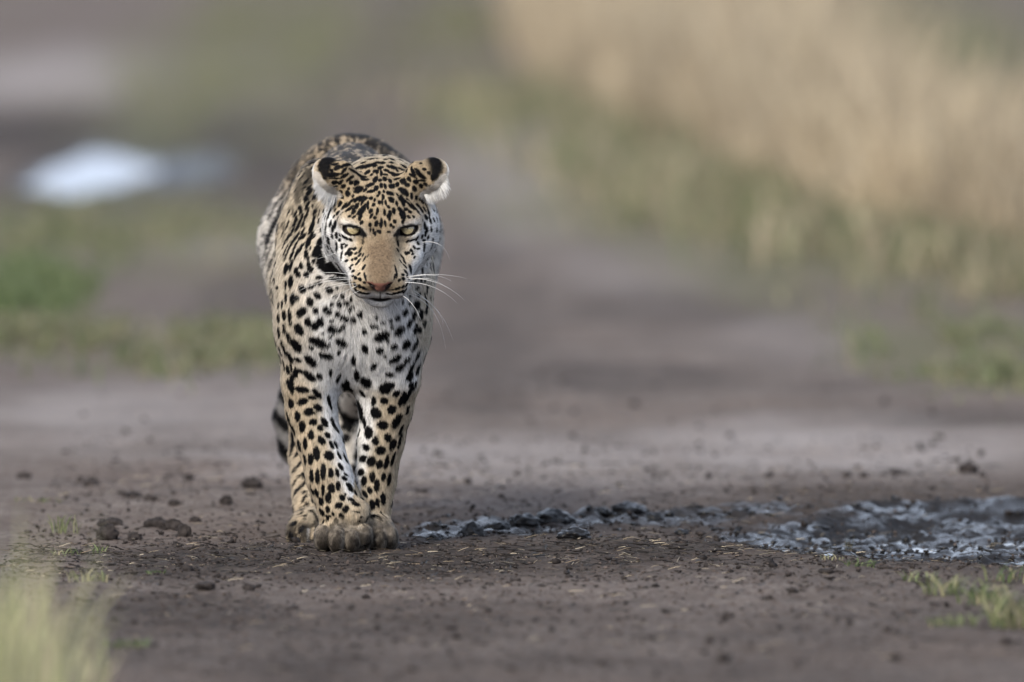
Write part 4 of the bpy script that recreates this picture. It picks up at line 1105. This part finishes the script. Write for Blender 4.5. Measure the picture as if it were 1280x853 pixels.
# crumbs of soil, far too many to count
def crumbs(name, label, n, xs, ys, smin, smax, mat, mask=None):
    x = rng.uniform(*xs, n); y = rng.uniform(*ys, n)
    if mask is not None:
        k = rng.uniform(0, 1, n) < mask(x, y); x, y = x[k], y[k]
    n = len(x)
    base = np.array([[1, 0, 0], [-1, 0, 0], [0, 1, 0], [0, -1, 0], [0, 0, 1], [0, 0, -1], [.6, .6, .6], [-.6, .6, .6], [.6, -.6, .6], [-.6, -.6, .6]])
    F0 = np.array([[4, 6, 7], [4, 7, 9], [4, 9, 8], [4, 8, 6], [6, 0, 2], [6, 2, 7], [7, 2, 1], [7, 1, 9], [9, 1, 3], [9, 3, 8], [8, 3, 0], [8, 0, 6], [5, 2, 0], [5, 1, 2], [5, 3, 1], [5, 0, 3]])
    s = np.exp(rng.uniform(math.log(smin), math.log(smax), n) + .0)
    V = base[None] * (1 + .45 * rng.normal(size=(n, 10, 1)).clip(-1, 1)) * s[:, None, None] * rng.uniform(.5, 1.3, (n, 1, 3)) * np.array([1.2, 1, .75])
    a = rng.uniform(0, 6.28, n); c, s_ = np.cos(a), np.sin(a)
    V = np.stack([V[..., 0] * c[:, None] - V[..., 1] * s_[:, None], V[..., 0] * s_[:, None] + V[..., 1] * c[:, None], V[..., 2]], -1)
    V += np.stack([x, y, ground_h(x, y) + s * .25], 1)[:, None]
    F = (np.arange(n)[:, None, None] * 10 + F0[None]).reshape(-1, 3)
    o = mesh_obj(name, V.reshape(-1, 3), F, mat, smooth=False)
    return tag(o, label, "soil", kind='stuff')
m_cr = simple_mat("crumb_soil", (.070, .056, .050), .9, .03, .7, 35)
def mk(x, y): return .12 + .8 * np.exp(-((y - 21.9) / .75) ** 2) * (.35 + .65 * (fbm(x * 4, y * 2.5, 21, 2) > -.1))
crumbs("soil_crumbs", "scattered crumbs of dark soil all over the track", 30000, (-.78, .82), (18.8, 25.5), .0010, .0042, m_clod, mk)
crumbs("brown_crumbs", "fine brown grit strewn over the track", 14000, (-.78, .82), (19, 24.5), .0010, .0032, m_cr, lambda x, y: .3 + .5 * np.exp(-((y - 21.5) / .8) ** 2))
crumbs("coarse_crumbs", "coarse crumbled soil lumps over the track", 900, (-.8, .85), (19, 28), .004, .0085, m_clod, lambda x, y: .25 + .6 * moist_shade_mask(x, y))
crumbs("rut_lumps", "wet churned lumps lining the muddy rut", 1500, (-.2, .84), (21.4, 23.7), .002, .009, m_clod_wet, lambda x, y: np.maximum(.75 * rut_mask(x, y), .7 * churn_mask(x, y)))

# ------------------------------------------------------------------ trampled straw and grass litter
def litter(name, label, n, pal, mask, lr, wr, flat=.12):
    x = rng.uniform(-.78, .82, n); y = rng.uniform(19.2, 24.5, n)
    k = rng.uniform(0, 1, n) < mask(x, y); x, y = x[k], y[k]; n = len(x)
    a = rng.uniform(0, 2 * math.pi, n); Ls = rng.uniform(*lr, n); W = rng.uniform(*wr, n)
    tilt = np.abs(rng.normal(0, flat, n))
    d = np.stack([np.cos(a) * np.cos(tilt), np.sin(a) * np.cos(tilt), np.sin(tilt)], 1)
    sd_ = np.stack([-np.sin(a), np.cos(a), 0 * a], 1); bend = rng.normal(0, .06, n)
    P = np.stack([x, y, ground_h(x, y) + .0022], 1)
    V = np.zeros((n, 8, 3))
    for i, tt in enumerate((0, .33, .66, 1)):
        c = P + d * (Ls * tt)[:, None] + sd_ * (bend * Ls * tt * tt)[:, None]
        c[:, 2] = np.maximum(c[:, 2] + .0012 * tt * (1 - tt) * 4 * rng.uniform(0, 1, n), ground_h(c[:, 0], c[:, 1]) + .0012)
        off = (sd_ * .7 + np.array([0, 0, .7])) * (W / 2 * (1 if i < 3 else .3))[:, None]
        V[:, 2 * i] = c - off; V[:, 2 * i + 1] = c + off
    b0 = np.arange(n)[:, None] * 8
    F = np.concatenate([b0 + np.array([[2 * i, 2 * i + 1, 2 * i + 3, 2 * i + 2]]) for i in range(3)])
    c = np.repeat(gcol(n, *pal, jit=.25), 8, 0)
    tag(mesh_obj(name, V.reshape(-1, 3), F, m_grass, None, (0, 0, 0), True, c), label, "litter", kind='stuff')
strip = lambda x, y: .10 + .9 * np.exp(-((y - 21.75 - .5 * np.clip(x + .1, 0, .5)) / .38) ** 2) * (.3 + .7 * (fbm(x * 5, y * 3, 25, 2) > -.15))
litter("dark_litter", "blackened trampled grass stalks pressed into the damp soil", 12000, [(.018, .016, .015), (.03, .026, .022), (.05, .042, .034)], strip, (.010, .045), (.0008, .0022))
litter("straw_litter", "pale broken straw bits strewn across the damp soil", 7000, [(.38, .31, .215), (.48, .41, .30), (.24, .175, .11)], lambda x, y: .8 * strip(x, y), (.005, .026), (.0005, .0012))

# ------------------------------------------------------------------ single sprigs and tufts of grass
def tuft(px, py, hpx, n, spread, pal, label, name="grass_tuft", lean=.6, wid=(.0015, .003), cat="grass tuft", group=None):
    g0 = on_ground(px, py); z = float(ground_h(g0[0], g0[1]))
    hm = hpx * g0[1] / FPX
    P = np.stack([rng.normal(0, spread, n), rng.normal(0, spread, n), np.zeros(n)], 1).clip(-1.3 * spread, 1.3 * spread)
    o = blades(name, P, hm * rng.uniform(.45, 1.0, n), rng.uniform(*wid, n), np.full(n, lean), gcol(n, *pal), m_grass, None, (g0[0], g0[1], z - .001))
    tag(o, label, cat, group); return o
YG = [(.24, .23, .13), (.16, .185, .08), (.34, .29, .18)]
tuft(1060, 676, 34, 5, .004, [(.05, .045, .03), (.12, .12, .05)], "thin dark grass sprig standing up beside the muddy rut", lean=.3, wid=(.001, .002))
tuft(1022, 684, 22, 6, .006, STRAW, "short yellow stubble sprig left of the dark sprig at the rut", lean=.4, wid=(.001, .002))
tuft(1075, 713, 20, 34, .016, GREEN, "low green tuft in front of the muddy rut", lean=1.2)
tuft(1040, 705, 14, 16, .012, YG, "small yellowish tuft left of the low green tuft by the rut", lean=1.1)
tuft(82, 664, 34, 22, .016, GREEN + YG, "upright green sprigs behind the left clod cluster's outer side", lean=.6)
tuft(120, 690, 22, 16, .010, GREEN, "green sprig in front of the knobbly clod", lean=.7)
tuft(84, 695, 20, 20, .016, GREEN + OLIVE, "low green tuft left of the sprig by the knobbly clod", lean=1.0)
tuft(195, 720, 10, 24, .010, GREEN, "tiny green rosette on the soil in front of the rounded clod", lean=1.4)
tuft(158, 806, 18, 60, .022, GREEN, "blurred green tuft on the foreground soil at lower left", lean=1.1, wid=(.002, .004))
tuft(110, 730, 24, 40, .022, YG, "yellow green tuft at the edge of the blurred foreground grass", lean=.8)
tuft(48, 632, 12, 40, .028, OLIVE, "flat blurred green tuft behind the cluster at far left", lean=1.3)
for px, py, h, n, sp, lb in [(1275, 790, 80, 90, .030, "dense green weedy tuft in the lower right corner"), (1230, 760, 52, 70, .028, "middle green tuft of the lower right weeds"),
        (1180, 752, 40, 46, .022, "left low tuft of the lower right weeds"), (1262, 735, 40, 40, .026, "straw mixed tuft behind the lower right weeds"),
        (1190, 790, 26, 40, .024, "short sparse tuft in front of the lower right weeds"), (1150, 735, 24, 24, .018, "outermost small tuft left of the lower right weeds")]:
    tuft(px, py, h, n, sp, GREEN + YG, lb, lean=1.0, wid=(.002, .0045), group="weeds at the lower right edge")
for px, Y, h, n, sp, lb in [(-10, 17.4, .40, 80, .036, "tall pale out of focus grass tuft at the left picture edge"), (45, 17.7, .30, 60, .036, "blurred pale grass tuft right of the tall edge tuft"),
        (85, 18.2, .17, 60, .03, "short blurred green tuft on the inner side of the foreground grass"), (15, 18.6, .20, 70, .03, "blurred green tuft behind the tall foreground tuft")]:
    X = (px - 640) / FPX * Y; z = float(ground_h(X, Y))
    P = np.stack([rng.normal(0, sp, n), rng.normal(0, sp * 1.5, n), np.zeros(n)], 1)
    tag(blades("grass_tuft", P, h * rng.uniform(.5, 1, n), rng.uniform(.0025, .005, n), np.full(n, .45), gcol(n, (.42, .38, .24), (.34, .34, .18), (.48, .42, .28), (.28, .31, .15)), m_grass, None, (X, Y, z)), lb, "grass tuft", "foreground grass tufts")
